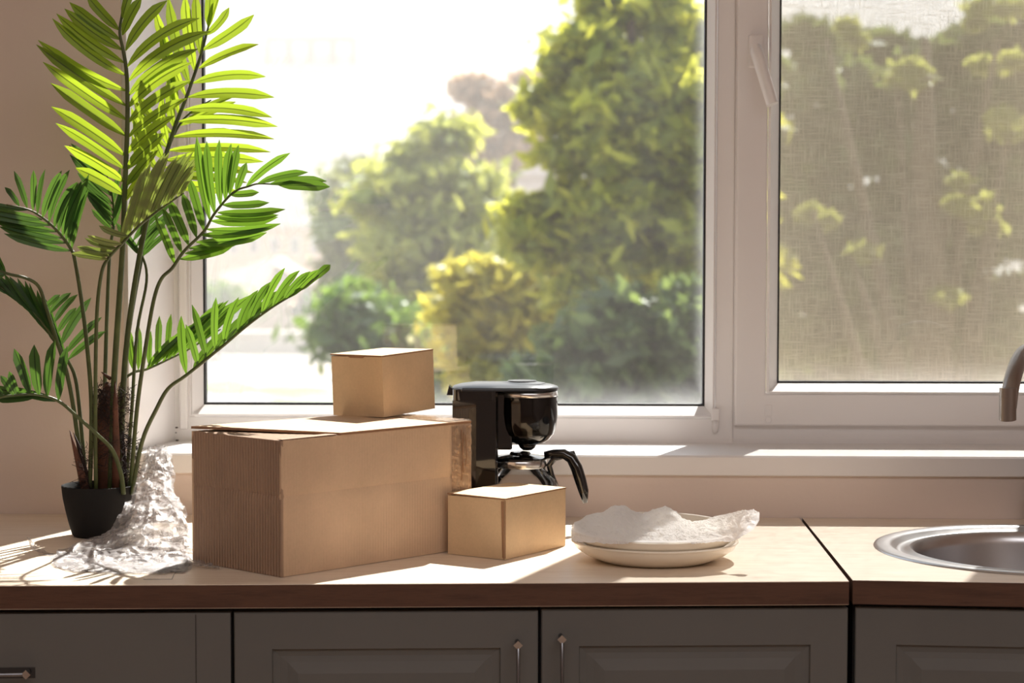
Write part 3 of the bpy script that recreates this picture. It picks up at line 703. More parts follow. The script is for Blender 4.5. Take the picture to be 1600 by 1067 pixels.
MB().prism([(0, 0), (.010, 0), (.010, .010), (.004, .0155)], -.012, .012, Matrix.Translation((cx(698), CY, cz(617))) @ Matrix(((1, 0, 0, 0), (0, 0, 1, 0), (0, 1, 0, 0), (0, 0, 0, 1)))).build('lid_tab', m_black, cmk, bevel=.001)
# carafe
xK = cx(813)
kr = cx(852, 722) - xK
MB().lathe([(.030, CT + .0275), (.050, CT + .0285), (.058, CT + .040), (.0595, CT + .055), (.054, CT + .080), (kr + .001, cz(733)), (kr, cz(730)), (kr + .0008, cz(718))], (xK, CY, 0), 64).build('carafe', m_carafe, cmk, smooth=True)
MB().lathe([(kr + .0012, cz(717)), (kr + .0022, cz(719)), (kr + .0022, cz(727)), (kr + .0012, cz(729))], (xK, CY, 0), 64).build('steel_ring', m_chrome, cmk, smooth=True)
MB().lathe([(kr + .001, cz(718)), (kr + .003, cz(716)), (kr + .002, cz(714)), (kr * .8, cz(711)), (.017, cz(709)), (.015, cz(705.5)), (.006, cz(704)), (0, cz(704))], (xK, CY, 0), 64).build('carafe_lid', m_black, cmk, smooth=True, angle=.7)
hp = [(851, 711), (865, 709), (881, 709), (893, 716), (901, 731), (907, 750), (912, 768), (914.5, 786)]
MB().tube([on_y(a, b, CY - .004 - .016 * k / 7) for k, (a, b) in enumerate(hp)], [.006, .0070, .0080, .0088, .0095, .0092, .0080, .0035], 16, .85).build('carafe_handle', m_black, cmk, smooth=True)
MB().tube([on_y(a, b, CY - .004) for (a, b) in ((880, 712), (866, 716), (858, 727), (862, 742), (870, 760))], [.0050, .0050, .0046, .0042, .0034], 12, .8).build('handle_bracket', m_black, cmk, smooth=True)
MB().tube([on_y(a, b, CY - .008) for (a, b) in ((884, 708), (894, 708), (904, 723))], [.0022, .0052, .0022], 10, .8).build('thumb_catch', m_black, cmk, smooth=True)

# ================================================================== DISHES AND PACKING FILM
pc = on_z(1023, 875); pc = Vector((pc.x, 2.834, CT)); pr = .1155
def dish(label, z0, hgt, r, rb, lip):
    t = thing('serving_dish', label, 'dish', (pc.x, pc.y, CT + z0), group=None)
    P = [(0, z0 + .004), (rb - .012, z0 + .004), (rb - .008, z0), (rb, z0), (rb + .004, z0 + .002), (rb + (r - rb) * .55, z0 + hgt * .34), (rb + (r - rb) * .88, z0 + hgt * .66), (r - .0015, z0 + hgt * .90), (r, z0 + hgt), (r - .0018, z0 + hgt + .0012), (r - .0038, z0 + hgt), (r - .006, z0 + hgt * .7), (rb + (r - rb) * .45, z0 + hgt * .36), (rb - .002, z0 + .0075), (0, z0 + .0075)]
    MB().lathe([(a, b) for a, b in P], (pc.x, pc.y, CT), 96).build('body', m_ceramic, t, smooth=True, angle=1.2)
    if lip: MB().lathe([(r - .0008, z0 + hgt - .0022), (r + .0012, z0 + hgt - .0010), (r + .0010, z0 + hgt + .0006), (r - .0008, z0 + hgt + .0010)], (pc.x, pc.y, CT), 96).build('rim', m_ceramic, t, smooth=True)
    return t
dish('lower cream dish standing on the worktop under the other', .0006, .027, pr, .078, True)
dish('upper cream dish nested in the lower one, full of white film', .0116, .0335, pr - .0008, .074, False)
bpy.data.objects['serving_dish.001'].rotation_euler = (math.radians(3.0), 0, 0)
cols = [(893, 834, 842, 2.83, 2.79), (899, 818, 846, 2.86, 2.75), (915, 806, 848, 2.88, 2.735), (940, 801, 849, 2.88, 2.725), (958, 791, 850, 2.87, 2.722), (976, 789, 850, 2.87, 2.72), (990, 799, 850, 2.88, 2.72),
        (1005, 803, 850, 2.90, 2.718), (1022, 796, 850, 2.91, 2.718), (1040, 790, 850, 2.91, 2.718), (1054, 797, 850, 2.90, 2.718), (1066, 810, 850, 2.86, 2.72), (1082, 815, 850, 2.85, 2.72),
        (1100, 812, 849, 2.85, 2.722), (1124, 806, 847, 2.84, 2.735), (1145, 801, 846, 2.80, 2.745), (1162, 797, 838, 2.775, 2.755), (1176, 796, 829, 2.765, 2.76), (1187, 801, 813, 2.763, 2.765)]
def lerp_cols(u, C):
    x = u * (len(C) - 1); i = min(int(x), len(C) - 2); t = x - i
    return [C[i][k] * (1 - t) + C[i + 1][k] * t for k in range(len(C[0]))]
def heap(lift, sd):
    def f(u, v):
        x, yb, yf, zb_, zf_ = lerp_cols(u, cols)
        dome = math.sin(PI * min(1, v)) * .012 * (1 - max(0, u - .8) * 4)
        p = on_y(x, yb + (yf - yb) * v, zb_ + (zf_ - zb_) * v)
        q = p * 70 + Vector((sd, 0, sd)); a = .0042 if u < .97 else .002
        e = min(v, 1 - v) * 6; e = max(.35, min(1, e))
        p = p + Vector((noise.noise(q) * a * .6, -dome * .5 + noise.noise(q * 1.7) * a * e, noise.noise(q + Vector((9, 3, 1))) * a * e + abs(noise.noise(q * 4)) * a * .5 - lift))
        if p.z < CT + .002: p.z = CT + .002
        r2 = math.hypot(p.x - pc.x, p.y - pc.y)
        if r2 < pr + .006: p.z = max(p.z, CT + (.0475 if r2 > pr - .012 else .030) + (p.y - pc.y) * .0524)
        return p
    return f
pf = thing('packing_film', 'crumpled white packing film heaped in the cream dish', 'packing film', (pc.x, pc.y, CT + .046))
MB().grid(heap(0, 0), 150, 60).build('top_sheet', m_foam, pf)

# ================================================================== POTTED PALM
PC = on_z(157, 849); PC = Vector((on_y(155, 762, 3.03).x, 3.03, CT))
palm = thing('potted_palm', 'tall artificial palm in a charcoal pot by the left wall', 'plant', PC)
ph = .077; prr = .0565
MB().lathe([(0, .0006), (.0385, .0006), (.0410, .003), (.0465, .022), (.0508, .040), (.0545, .058), (.0565, ph - .002), (.0565, ph), (.0545, ph + .0008), (.053, ph - .001), (.051, ph - .010), (.049, ph - .016)], PC, 72).build('pot', m_pot, palm, smooth=True, angle=.8)
m = MB(); m.lathe([(0, ph - .010), (.02, ph - .011), (.049, ph - .014)], PC, 40); m.build('soil', m_soil, palm)
# trunk and brown sheaths
def P3(px, py, y): return on_y(px, py, y)
def horn(name, pts, rad, mat, seg=12, flat=.8, parent=palm, smooth=True):
    return MB().tube([P3(*p) for p in pts], rad, seg, flat).build(name, mat, parent, smooth=smooth)
horn('trunk', [(168, 778, 3.04), (167, 720, 3.04), (168, 660, 3.04), (170, 620, 3.04), (171, 598, 3.04)], [.0155, .0170, .0172, .0150, .006], m_trunk, 14)
horn('sheath', [(180, 775, 3.02), (182, 700, 3.02), (180, 640, 3.02), (180, 596, 3.02)], [.0055, .0058, .0042, .001], m_trunk)
horn('sheath', [(136, 778, 3.01), (127, 740, 3.01), (118, 705, 3.01), (109, 672, 3.01)], [.0068, .0058, .0036, .0006], m_trunk)
horn('sheath', [(140, 770, 3.02), (132, 735, 3.02), (124, 700, 3.02), (115, 676, 3.02)], [.0055, .005, .003, .0006], m_fibre)
horn('sheath', [(173, 592, 3.03), (165, 586, 3.025), (158, 581, 3.02)], [.0032, .0022, .0004], m_trunk)
horn('sheath', [(197, 772, 3.04), (195, 735, 3.04), (193, 700, 3.04), (192, 674, 3.04)], [.0036, .0034, .0026, .001], m_fibre)
# loose fibre netting round the trunk
fb = MB()
random.seed(3)
def netting(x0, x1, y0, y1, yy, cnt):
    for k in range(cnt):
        a = random.random(); px = x0 + (x1 - x0) * a; py = y0 + (y1 - y0) * random.random(); dx = random.uniform(-14, 14); dy = random.uniform(-12, 12)
        p = [P3(px, py, yy + random.uniform(-.004, .004)), P3(px + dx * .5 + random.uniform(-3, 3), py + dy * .5, yy + random.uniform(-.006, .004)), P3(px + dx, py + dy, yy)]
        fb.tube(p, .00045, 3)
netting(150, 168, 600, 655, 3.018, 230); netting(184, 202, 604, 700, 3.03, 200); netting(191, 197, 685, 760, 3.03, 90); netting(205, 215, 685, 745, 3.035, 110); netting(150, 175, 640, 740, 3.016, 120); netting(122, 138, 700, 760, 3.005, 80)
o = fb.build('fibre_netting', m_fibre, palm); tag(o, kind='stuff')

def blade(mb, pts, W, nrm, fold=.28, nseg=9, twist=0):
    vs, uv = [], []
    for i in range(nseg + 1):
        t = i / nseg
        p = pts[0] * (1 - t) ** 2 + pts[1] * 2 * t * (1 - t) + pts[2] * t * t
        tg = ((pts[1] - pts[0]) * 2 * (1 - t) + (pts[2] - pts[1]) * 2 * t).normalized()
        nn = (Matrix.Rotation(twist * t, 3, tg) @ nrm)
        sd = tg.cross(nn).normalized(); n2 = sd.cross(tg).normalized()
        w = W * .90 * max(.14, min(1, ((t + .01) / .26)) ** .65) * max(.015, min(1, (1 - t) / .24)) ** .8 * (.9 + .2 * t)
        vs += [p - sd * w + n2 * w * fold, p - sd * w * .05, p + sd * w * .05, p + sd * w + n2 * w * fold]
        uv += [(0, t), (.46, t), (.54, t), (1, t)]
    fs = [(i * 4 + k, i * 4 + k + 1, i * 4 + k + 5, i * 4 + k + 4) for i in range(nseg) for k in range(3)]
    mb.add(vs, fs, uv)
def interp_keys(keys, n):
    out = []
    for i in range(n):
        x = i * (len(keys) - 1) / max(1, n - 1); a = min(int(x), len(keys) - 2); t = x - a
        out.append([keys[a][k] * (1 - t) + keys[a + 1][k] * t for k in range(len(keys[0]))])
    return out
LEAFN = [0]
def catmull(P, m=5):
    out = []
    for i in range(len(P) - 1):
        p0 = P[max(i - 1, 0)]; p1 = P[i]; p2 = P[i + 1]; p3 = P[min(i + 2, len(P) - 1)]
        for k in range(m):
            t = k / m
            out.append([.5 * (2 * b + (c_ - a) * t + (2 * a - 5 * b + 4 * c_ - e) * t * t + (-a + 3 * b - 3 * c_ + e) * t ** 3) for a, b, c_, e in zip(p0, p1, p2, p3)])
    out.append(list(P[-1])); return out
def frond(stem, sides, mat, W=.0078, rad=(.0036, .0012), label=None, rnd=.02, stemmat=None):
    """stem: (px,py,depth) from the pot to the tip; sides: list of (keys, n, dz) with key=(base x, base y, tip x, tip y, bow)"""
    S = catmull(stem); Pts = [P3(*p) for p in S]; n = len(Pts)
    r = [rad[0] + (rad[1] - rad[0]) * (i / (n - 1)) ** 1.2 for i in range(n)]
    fo = MB().tube(Pts, r, 8).build('frond', stemmat or m_stem, palm, smooth=True)
    if label: fo['label'] = label
    for keys, cnt, dz in sides:
        K = interp_keys(keys, cnt) if cnt else [list(k) for k in keys]
        for kx in K:
            bx, by, tx, ty, bow = kx[:5]; ww = kx[5] if len(kx) > 5 else 1
            best = min(S, key=lambda s_: (s_[0] - bx) ** 2 + (s_[1] - by) ** 2)
            d0 = best[2]; bx = .5 * bx + .5 * best[0] if (best[0] - bx) ** 2 + (best[1] - by) ** 2 < 80 else bx
            j = random.uniform
            tx += j(-3, 3); ty += j(-2.5, 2.5)
            L_ = math.hypot(tx - bx, ty - by); ux, uy = (tx - bx) / L_, (ty - by) / L_
            mx_, my_ = (bx + tx) / 2 + uy * bow * L_, (by + ty) / 2 - ux * bow * L_
            d1 = d0 + dz * L_ / 150 + j(-.008, .008)
            p = [P3(bx, by, d0 - .001), P3(mx_, my_, (d0 + d1) / 2 - .006), P3(tx, ty, d1)]
            mb = MB(); nr = Vector((j(-.35, .35), -1, j(-.1, .5))).normalized()
            blade(mb, p, W * ww * j(.88, 1.1) * min(1, .55 + L_ / 200), nr, .3 + j(-.1, .15), 9, j(-.5, .5))
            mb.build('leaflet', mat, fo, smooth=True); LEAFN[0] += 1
random.seed(11)
# tall front frond
frond([(172, 770, 3.03), (178, 600, 3.03), (187, 460, 3.02), (192, 380, 3.01), (195, 300, 3.0), (199, 200, 2.99), (199, 140, 2.985), (197, 105, 2.98), (192, 76, 2.98), (187, 50, 2.98), (191, 20, 2.985), (196, -20, 2.99)],
      [([(194, 305, 118, 262, -.06), (196, 285, 100, 226, -.06), (195, 265, 84, 190, -.04), (196, 244, 82, 168, -.03), (198, 213, 79, 129, .02), (199, 188, 68, 98, .03), (198, 166, 54, 68, .04), (197, 142, 62, 62, .10), (196, 118, 84, 30, .10), (192, 98, 90, 20, .08), (190, 78, 98, 12, .08), (187, 62, 111, 1, .06), (185, 47, 138, -8, .05)], 0, -.02),
       ([(196, 315, 232, 262, .05), (198, 290, 246, 232, .06), (199, 265, 262, 205, .08), (200, 240, 275, 180, .09), (201, 215, 290, 155, .1), (201, 192, 298, 128, .12), (201, 168, 302, 100, .14), (201, 150, 310, 75, .16), (201, 128, 328, 48, .17), (200, 105, 312, 27, .17), (200, 79, 264, 0, .13), (195, 55, 222, -6, .08), (192, 30, 214, -40, .06)], 0, .01)], m_leaf, .0088, (.0050, .0014))
# tall right frond
frond([(187, 770, 3.05), (193, 600, 3.05), (205, 480, 3.06), (228, 350, 3.07), (256, 252, 3.08), (276, 191, 3.09), (292, 150, 3.10), (313, 89, 3.11), (323, 52, 3.12), (326, 40, 3.12)],
      [([(246, 290, 372, 300, .04), (250, 275, 388, 286, .05), (258, 262, 398, 270, .06), (264, 248, 412, 254, .07), (268, 236, 420, 238, .08), (275, 213, 430, 216, .08), (281, 190, 436, 200, .09), (288, 172, 424, 185, .12), (294, 152, 430, 153, .10), (302, 130, 413, 122, .14), (312, 107, 405, 69, .08), (318, 78, 396, 21, -.05), (323, 55, 358, 10, -.12), (325, 45, 344, -14, .0), (326, 42, 330, -18, .0)], 0, .01),
       ([(272, 200, 268, 112, .12), (280, 180, 250, 40, .02), (290, 152, 242, 6, .05), (298, 134, 262, -4, .06), (305, 113, 288, -8, .05), (313, 86, 308, -12, .04), (264, 230, 252, 150, .1), (256, 252, 236, 190, .08)], 0, .0)], m_leaf, .0084, (.0048, .0014))
# hidden frond behind, between the two tall ones
frond([(183, 770, 3.07), (196, 560, 3.09), (222, 400, 3.12), (244, 300, 3.14), (262, 235, 3.15), (288, 185, 3.16), (330, 156, 3.17)],
      [([(262, 235, 360, 236, .05), (272, 215, 372, 206, .06), (282, 196, 366, 160, .05), (300, 178, 368, 150, .03), (255, 250, 380, 264, .04), (250, 270, 366, 284, .03)], 0, .02),
       ([(245, 290, 206, 210, .12), (250, 272, 206, 188, .12), (256, 250, 205, 168, .14), (264, 232, 208, 150, .16), (275, 210, 214, 142, .2)], 0, .02)], m_leaf, .0070)
# right middle frond
frond([(203, 772, 3.03), (214, 640, 3.02), (228, 540, 3.0), (240, 470, 2.99), (252, 436, 2.98), (269, 419, 2.97), (288, 392, 2.96), (319, 361, 2.94), (335, 334, 2.93), (364, 301, 2.92), (389, 291, 2.91), (406, 287, 2.91), (440, 289, 2.91)],
      [([(273, 412, 243, 334, -.03), (285, 396, 252, 322, -.03), (296, 383, 266, 310, -.02), (307, 371, 283, 300, -.02), (318, 360, 292, 278, -.01), (328, 345, 308, 215, .05), (337, 335, 320, 220, .05), (344, 322, 345, 218, .04), (352, 313, 361, 224, .04), (359, 305, 374, 229, .04), (368, 299, 384, 256, .03)], 0, -.03),
       ([(283, 405, 363, 384, -.07), (290, 396, 385, 374, -.07), (297, 388, 402, 366, -.08), (306, 378, 414, 361, -.1), (314, 367, 429, 353, -.10), (322, 358, 440, 347, -.11), (331, 345, 434, 341, -.08), (340, 332, 447, 327, -.08), (349, 320, 419, 316, -.06), (360, 304, 404, 298, -.05), (337, 338, 438, 334, -.10)], 0, -.02),
       ([(384, 292, 452, 241, .10, .9), (403, 287, 483, 271, .10, .9), (422, 288, 508, 281, .08, 1.0), (436, 289, 513, 290, .02, 1.3)], 0, 0)], m_leafg, .0072, (.0034, .001))
# lower right frond
frond([(206, 772, 3.01), (222, 690, 2.99), (245, 638, 2.97), (263, 607, 2.96), (290, 587, 2.95), (324, 560, 2.94), (355, 535, 2.93), (387, 508, 2.93), (427, 479, 2.93), (468, 454, 2.93), (498, 430, 2.93)],
      [([(292, 584, 285, 493, .06), (308, 572, 288, 508, -.05), (320, 560, 298, 478, -.02), (337, 547, 340, 464, .06), (351, 537, 373, 463, .1), (370, 521, 402, 452, .14), (389, 506, 422, 438, .12), (407, 492, 446, 420, .12), (425, 480, 470, 420, .12), (441, 470, 488, 424, .12), (458, 460, 500, 420, .08)], 0, -.03),
       ([(300, 578, 352, 520, .10), (318, 563, 372, 505, .12), (335, 550, 392, 488, .12), (352, 537, 412, 473, .12), (370, 521, 430, 462, .12), (390, 505, 448, 450, .1), (410, 491, 466, 444, .1), (428, 478, 482, 436, .08), (448, 466, 498, 430, .06), (466, 455, 508, 424, .05), (490, 436, 515, 415, .0, 1.2)], 0, .05)], m_leafg, .0066, (.0034, .001))
# low frond behind, seen between stems
frond([(190, 770, 3.07), (186, 650, 3.08), (190, 600, 3.09), (209, 582, 3.10), (229, 577, 3.11), (262, 562, 3.12), (300, 543, 3.13), (345, 514, 3.14)],
      [([(229, 577, 285, 520, .08), (240, 572, 310, 508, .08), (252, 566, 325, 492, .08), (266, 560, 345, 476, .08), (282, 552, 360, 470, .06), (300, 543, 378, 466, .06), (320, 530, 392, 462, .05)], 10, .02),
       ([(210, 580, 202, 512, .05), (216, 578, 214, 506, -.03), (232, 572, 237, 515, .03), (246, 566, 252, 495, .03), (262, 558, 268, 490, .03)], 0, .01)], m_leafg, .0066, (.003, .001))
# left middle frond
frond([(140, 770, 3.02), (143, 640, 3.02), (136, 540, 3.01), (126, 460, 3.01), (116, 402, 3.0), (112, 391, 3.0), (97, 369, 2.99), (81, 352, 2.98), (62, 337, 2.97), (43, 327, 2.96), (10, 320, 2.95)],
      [([(112, 389, 139, 297, .06), (108, 382, 138, 274, .06), (103, 376, 126, 281, .07), (98, 370, 134, 280, .10), (92, 363, 122, 283, .14), (85, 356, 124, 284, .14), (76, 348, 110, 266, .1), (67, 340, 97, 265, .08), (59, 334, 73, 264, .05), (51, 329, 50, 264, -.02), (42, 325, 23, 267, -.03), (31, 322, 5, 294, -.08)], 0, -.03),
       ([(110, 392, 8, 364, .05), (103, 380, -4, 352, .04), (96, 372, -8, 346, .04), (88, 362, -16, 338, .04), (78, 352, -22, 331, .03), (66, 343, -24, 326, .02), (44, 328, -20, 318, .04)], 0, -.02)], m_leafd, .0066, (.0036, .0012))
# grey-green frond turned to show its underside, in front of the tall ones
frond([(150, 770, 3.01), (149, 640, 3.0), (151, 500, 2.98), (158, 430, 2.97), (169, 404, 2.96), (192, 379, 2.95), (213, 357, 2.94), (235, 338, 2.93), (260, 320, 2.92), (287, 301, 2.92)],
      [([(168, 405, 112, 394, -.02), (172, 400, 118, 385, .05), (178, 393, 122, 388, .1), (184, 388, 134, 372, .12), (190, 381, 136, 366, .1), (202, 369, 156, 351, .12)], 0, -.04),
       ([(187, 384, 224, 268, -.02), (196, 376, 232, 255, .0), (205, 366, 245, 248, .02), (215, 357, 258, 240, .03), (224, 348, 268, 238, .04), (234, 340, 280, 244, .05), (244, 333, 292, 240, .06), (254, 325, 304, 237, .06), (264, 318, 308, 250, .08), (274, 310, 302, 264, .1), (284, 303, 300, 280, .1)], 14, -.01)], m_leafu, .0064, (.0032, .0014), label='grey-green frond turned to show its underside')
# dark frond behind the tall stem
frond([(160, 770, 3.06), (164, 600, 3.08), (168, 470, 3.10), (172, 390, 3.11), (178, 350, 3.12), (176, 310, 3.12), (166, 270, 3.12)],
      [([(176, 360, 144, 327, .02), (177, 352, 142, 305, .03), (178, 344, 134, 300, .03), (178, 335, 122, 290, .03), (178, 325, 128, 283, .02), (176, 312, 112, 248, .02), (172, 290, 106, 230, .0), (168, 275, 110, 224, .0)], 9, -.02),
       ([(178, 355, 196, 290, .03), (178, 340, 200, 270, .03), (176, 320, 186, 262, .0)], 0, .0)], m_leafd, .0064)
# small dark frond behind, right of the stems
frond([(196, 772, 3.06), (206, 640, 3.08), (214, 520, 3.10), (229, 440, 3.11), (223, 402, 3.11), (205, 374, 3.11), (200, 350, 3.11)],
      [([(223, 400, 258, 366, .06), (221, 396, 262, 345, .08), (214, 385, 270, 332, .1), (208, 376, 266, 316, .1)], 0, .01),
       ([(222, 400, 190, 366, .02), (218, 392, 184, 350, .02)], 0, .01)], m_leafd, .0066, (.003, .0012))
# far left stem arching out of the picture
frond([(132, 772, 3.03), (118, 658, 3.03), (105, 585, 3.02), (87, 527, 3.0), (71, 477, 2.99), (60, 447, 2.98), (39, 434, 2.97), (10, 427, 2.96), (-30, 410, 2.95)],
      [([(8, 427, -8, 385, .05), (2, 425, -22, 380, .05), (-8, 420, -40, 376, .05)], 0, -.02), ([(8, 428, -40, 440, .05), (-10, 422, -60, 432, .05)], 0, -.02)], m_leafd, .0084, (.0036, .002))
# left hanging frond
frond([(136, 772, 3.05), (126, 658, 3.06), (118, 592, 3.06), (105, 562, 3.05), (95, 545, 3.04), (84, 530, 3.03), (63, 501, 3.02), (34, 472, 3.01), (0, 448, 3.0), (-30, 430, 3.0)],
      [([(102, 558, 74, 470, .05), (96, 548, 62, 456, .06), (88, 536, 48, 444, .07), (80, 525, 34, 438, .07), (70, 511, 22, 434, .06), (58, 496, 10, 430, .05), (46, 484, -4, 428, .05), (34, 472, -18, 426, .05), (20, 462, -30, 424, .04)], 13, -.02),
       ([(108, 562, 163, 518, .06, 1.1), (103, 553, 158, 497, .06), (97, 540, 143, 466, .08), (90, 520, 122, 478, .08), (84, 505, 123, 459, .08), (76, 492, 110, 458, .08), (70, 482, 94, 460, .06)], 0, .04)], m_leafd, .0068, (.0032, .0012))
# lower left frond
frond([(193, 772, 2.99), (189, 741, 2.985), (176, 704, 2.98), (152, 679, 2.97), (123, 653, 2.96), (92, 627, 2.95), (60, 617, 2.94), (26, 617, 2.93), (0, 621, 2.92), (-30, 632, 2.92)],
      [([(91, 626, 106, 542, .06, 1.15), (75, 620, 86, 530, .05, 1.1), (62, 618, 52, 536, .04, 1.1), (47, 616, 20, 544, -.04, 1.15), (28, 617, 12, 579, -.02), (22, 617, 2, 586, -.03), (4, 620, -14, 596, 0)], 0, -.02),
       ([(88, 627, -6, 608, -.06), (84, 626, 20, 610, -.05), (50, 617, -20, 604, .0), (60, 618, -12, 622, .05)], 0, .03)], m_leafd, .0076, (.0036, .0014))
print('leaflets', LEAFN[0])

# ================================================================== CLEAR FILM ROUND THE POT
wrapt = thing('plastic_wrap', 'crumpled clear plastic wrap bunched against the palm pot', 'plastic wrap', on_z(200, 885))
rows = [(697, 236, 262, 3.10, 3.12), (712, 228, 270, 3.08, 3.12), (740, 219, 272, 3.05, 3.11), (768, 207, 275, 3.0, 3.10), (790, 200, 284, 2.955, 3.08), (812, 186, 293, 2.92, 3.04), (832, 168, 297, 2.90, 2.99), (848, 130, 298, 2.875, 2.93), (862, 92, 299, 2.85, 2.88), (878, 84, 300, 2.79, 2.80), (892, 88, 297, 2.735, 2.735), (903, 118, 290, 2.695, 2.695)]
def wfn(back, sd, amp=.0065):
    def f(u, v):
        y, xl, xr, zf_, zb_ = lerp_cols(v, rows)
        z = zb_ if back else zf_
        z = z - math.sin(PI * u) * (.028 if not back else -.006) * (1 - v * .6)
        xl += noise.noise(Vector((v * 9, sd, 0))) * 6; xr += noise.noise(Vector((v * 9, sd, 7))) * 5
        p = on_y(xl + (xr - xl) * u, y, z)
        q = p * 42 + Vector((sd, sd * 2, 0))
        r1 = 1 - abs(noise.noise(q)) * 2.4; r2 = 1 - abs(noise.noise(q * 2.6)) * 2 + (1 - abs(noise.noise(q * 6)) * 2) * .5
        p = p + Vector((noise.noise(q + Vector((5, 5, 5))) * amp * .8, -(r1 * amp + r2 * amp * .45), noise.noise(q * 1.5) * amp * .8))
        if (Vector((p.x, p.y)) - PC.xy).length < .060 and p.z < CT + .08: # stay outside the pot
            dd = Vector((p.x, p.y)) - PC.xy; dd = dd.normalized() * .060 if dd.length > 0 else dd; p.x, p.y = PC.x + dd.x, PC.y + dd.y
        p.z = max(p.z, CT + .0012 + abs(noise.noise(q)) * .003)
        return p
    return f
MB().grid(wfn(False, 1), 150, 190).build('front_layer', m_film, wrapt, smooth=True)
MB().grid(wfn(False, 8, .010), 110, 140).build('middle_layer', m_film, wrapt, smooth=True)
MB().grid(wfn(True, 4), 60, 80).build('rear_layer', m_film, wrapt, smooth=True)
# left tongue that rises to a point, and the tail reaching towards the big box
def tongue(u, v):
    a = on_y(41 + 3 * v, 838 + 14 * v, 2.90 - .01 * v); b = on_z(150, 866 + 30 * v, CT + .002 + .010 * (1 - v))
    p = a.lerp(b, u); q = p * 50
    p = p + Vector((0, 0, -.020 * math.sin(PI * u) * (1 - .3 * v))) + Vector((noise.noise(q), noise.noise(q * 1.4 + Vector((3, 1, 2))), noise.noise(q * 1.2))) * .004
    p.z = max(p.z, CT + .001); return p
MB().grid(tongue, 40, 16).build('left_corner', m_film, wrapt)
def tail(u, v):
    p = on_z(286 + 57 * u, 874 + 12 * u + (10 - 6 * u) * v, CT + .0015); q = p * 90
    p.z += abs(noise.noise(q)) * .012 * (1 - u * .6) + .0008; p.y -= abs(noise.noise(q + Vector((4, 4, 4)))) * .003
    return p
MB().grid(tail, 50, 10).build('tail', m_film, wrapt)
for pts, r in (([(200, 893), (232, 846), (262, 848), (276, 880), (272, 897), (248, 900), (228, 893), (226, 897), (250, 895)], .0005), ([(60, 866), (90, 868), (120, 872)], .0004)):
    MB().tube([on_z(a, min(b + 25, 905), CT + .002) if k > 20 else on_y(a, b, 1430 / max(b - 370, 1) * .985 - .004) for k, (a, b) in enumerate([q[:2] for q in catmull([(p[0], p[1]) for p in pts])])], r, 5).build('folded_edge', m_film, wrapt)

# ================================================================== OUTSIDE
GZ = CAM.z - 6.0
def cur_out(name, mb, mat, label, cat, parent=None): ...
g = MB(); g.box((-120, 8, GZ - .5), (120, 260, GZ)); gr = g.build('ground', m_ground); tag(gr, kind='structure')
g = MB()
random.seed(5)
def blob_poly(px, py, rx, ry, n=18):
    out = []
    for k in range(n):
        a = 2 * PI * k / n; r = 1 + .2 * random.uniform(-1, 1); p = on_z(px + rx * r * math.cos(a), py + ry * r * math.sin(a), GZ); out.append((p.x, p.y))
    return out
lw = MB(); lw.prism(blob_poly(350, 607, 45, 9), GZ, GZ + .12); lw.prism(blob_poly(450, 612, 60, 5), GZ, GZ + .1); lw.prism(blob_poly(560, 628, 160, 8), GZ, GZ + .1)
tag(lw.build('grass_patch', m_grass), 'green grass growing at the foot of the yard', 'grass', kind='stuff')
# white yard wall
def wbox(px0, px1, py0, py1, y, dpt): a = on_y(px0, py1, y); b = on_y(px1, py0, y); return (min(a.x, b.x), y, a.z), (b.x, y + dpt, b.z)
a, b = wbox(200, 640, 519, 546, 104, 1.2); 
yw = thing('yard_wall', 'low white wall across the yard behind the house plant', 'wall', ((a[0] + b[0]) / 2, a[1], GZ))
MB().box((a[0], a[1], GZ), (b[0], b[1], b[2] - .1)).build('wall_body', m_stucco, yw)
MB().box((a[0] - .1, a[1] - .15, b[2] - .1), (b[0] + .1, b[1] + .15, b[2])).build('coping', m_stucco, yw)
# gabled house
def house():
    y = 112; t = thing('house', 'low house with a pale tiled gable roof beyond the yard wall', 'house', on_y(455, 505, y))
    e0 = on_y(330, 488, y); e1 = on_y(545, 478, y); ap = on_y(440, 404, y + 2); zb = GZ
    MB().box((e0.x + .4, y, zb), (e1.x - .3, y + 7, e1.z)).build('wall_body', m_brickw, t)
    g0 = on_y(452, 490, y - .2); g1 = on_y(532, 490, y - .2); gt = on_y(478, 446, y - .2)
    MB().add([g0, g1, gt, g0 + Vector((0, .3, 0)), g1 + Vector((0, .3, 0)), gt + Vector((0, .3, 0))], [(0, 1, 2), (3, 5, 4), (0, 3, 4, 1), (1, 4, 5, 2), (2, 5, 3, 0)]).build('gable', m_grey, t)
    def rf(p):
        n_ = len(p); return MB().add(p + [q + Vector((0, .1, .18)) for q in p], [tuple(range(n_)), tuple(range(n_, 2 * n_))[::-1]] + [(i, (i + 1) % n_, n_ + (i + 1) % n_, n_ + i) for i in range(n_)])
    rf([on_y(440, 404, y + 3), on_y(548, 474, y - .6), on_y(530, 480, y - 1.0), on_y(478, 444, y - .8), on_y(425, 416, y + 1)]).build('roof', m_roof, t)
    rf([on_y(440, 404, y + 3), on_y(470, 446, y - .4), on_y(440, 500, y - 1.2), on_y(320, 500, y - 1.2), on_y(345, 430, y + 3)]).build('roof', m_roof, t)
    rf([on_y(320, 500, y - 1.2), on_y(535, 496, y - 1.2), on_y(540, 514, y - 1.6), on_y(315, 516, y - 1.6)]).build('porch_roof', m_roof, t)
    MB().box((on_y(470, 480, y).x, y - .35, on_y(0, 484, y).z), (on_y(500, 480, y).x, y - .2, on_y(0, 462, y).z)).build('gable_window', m_pane, t)
house()
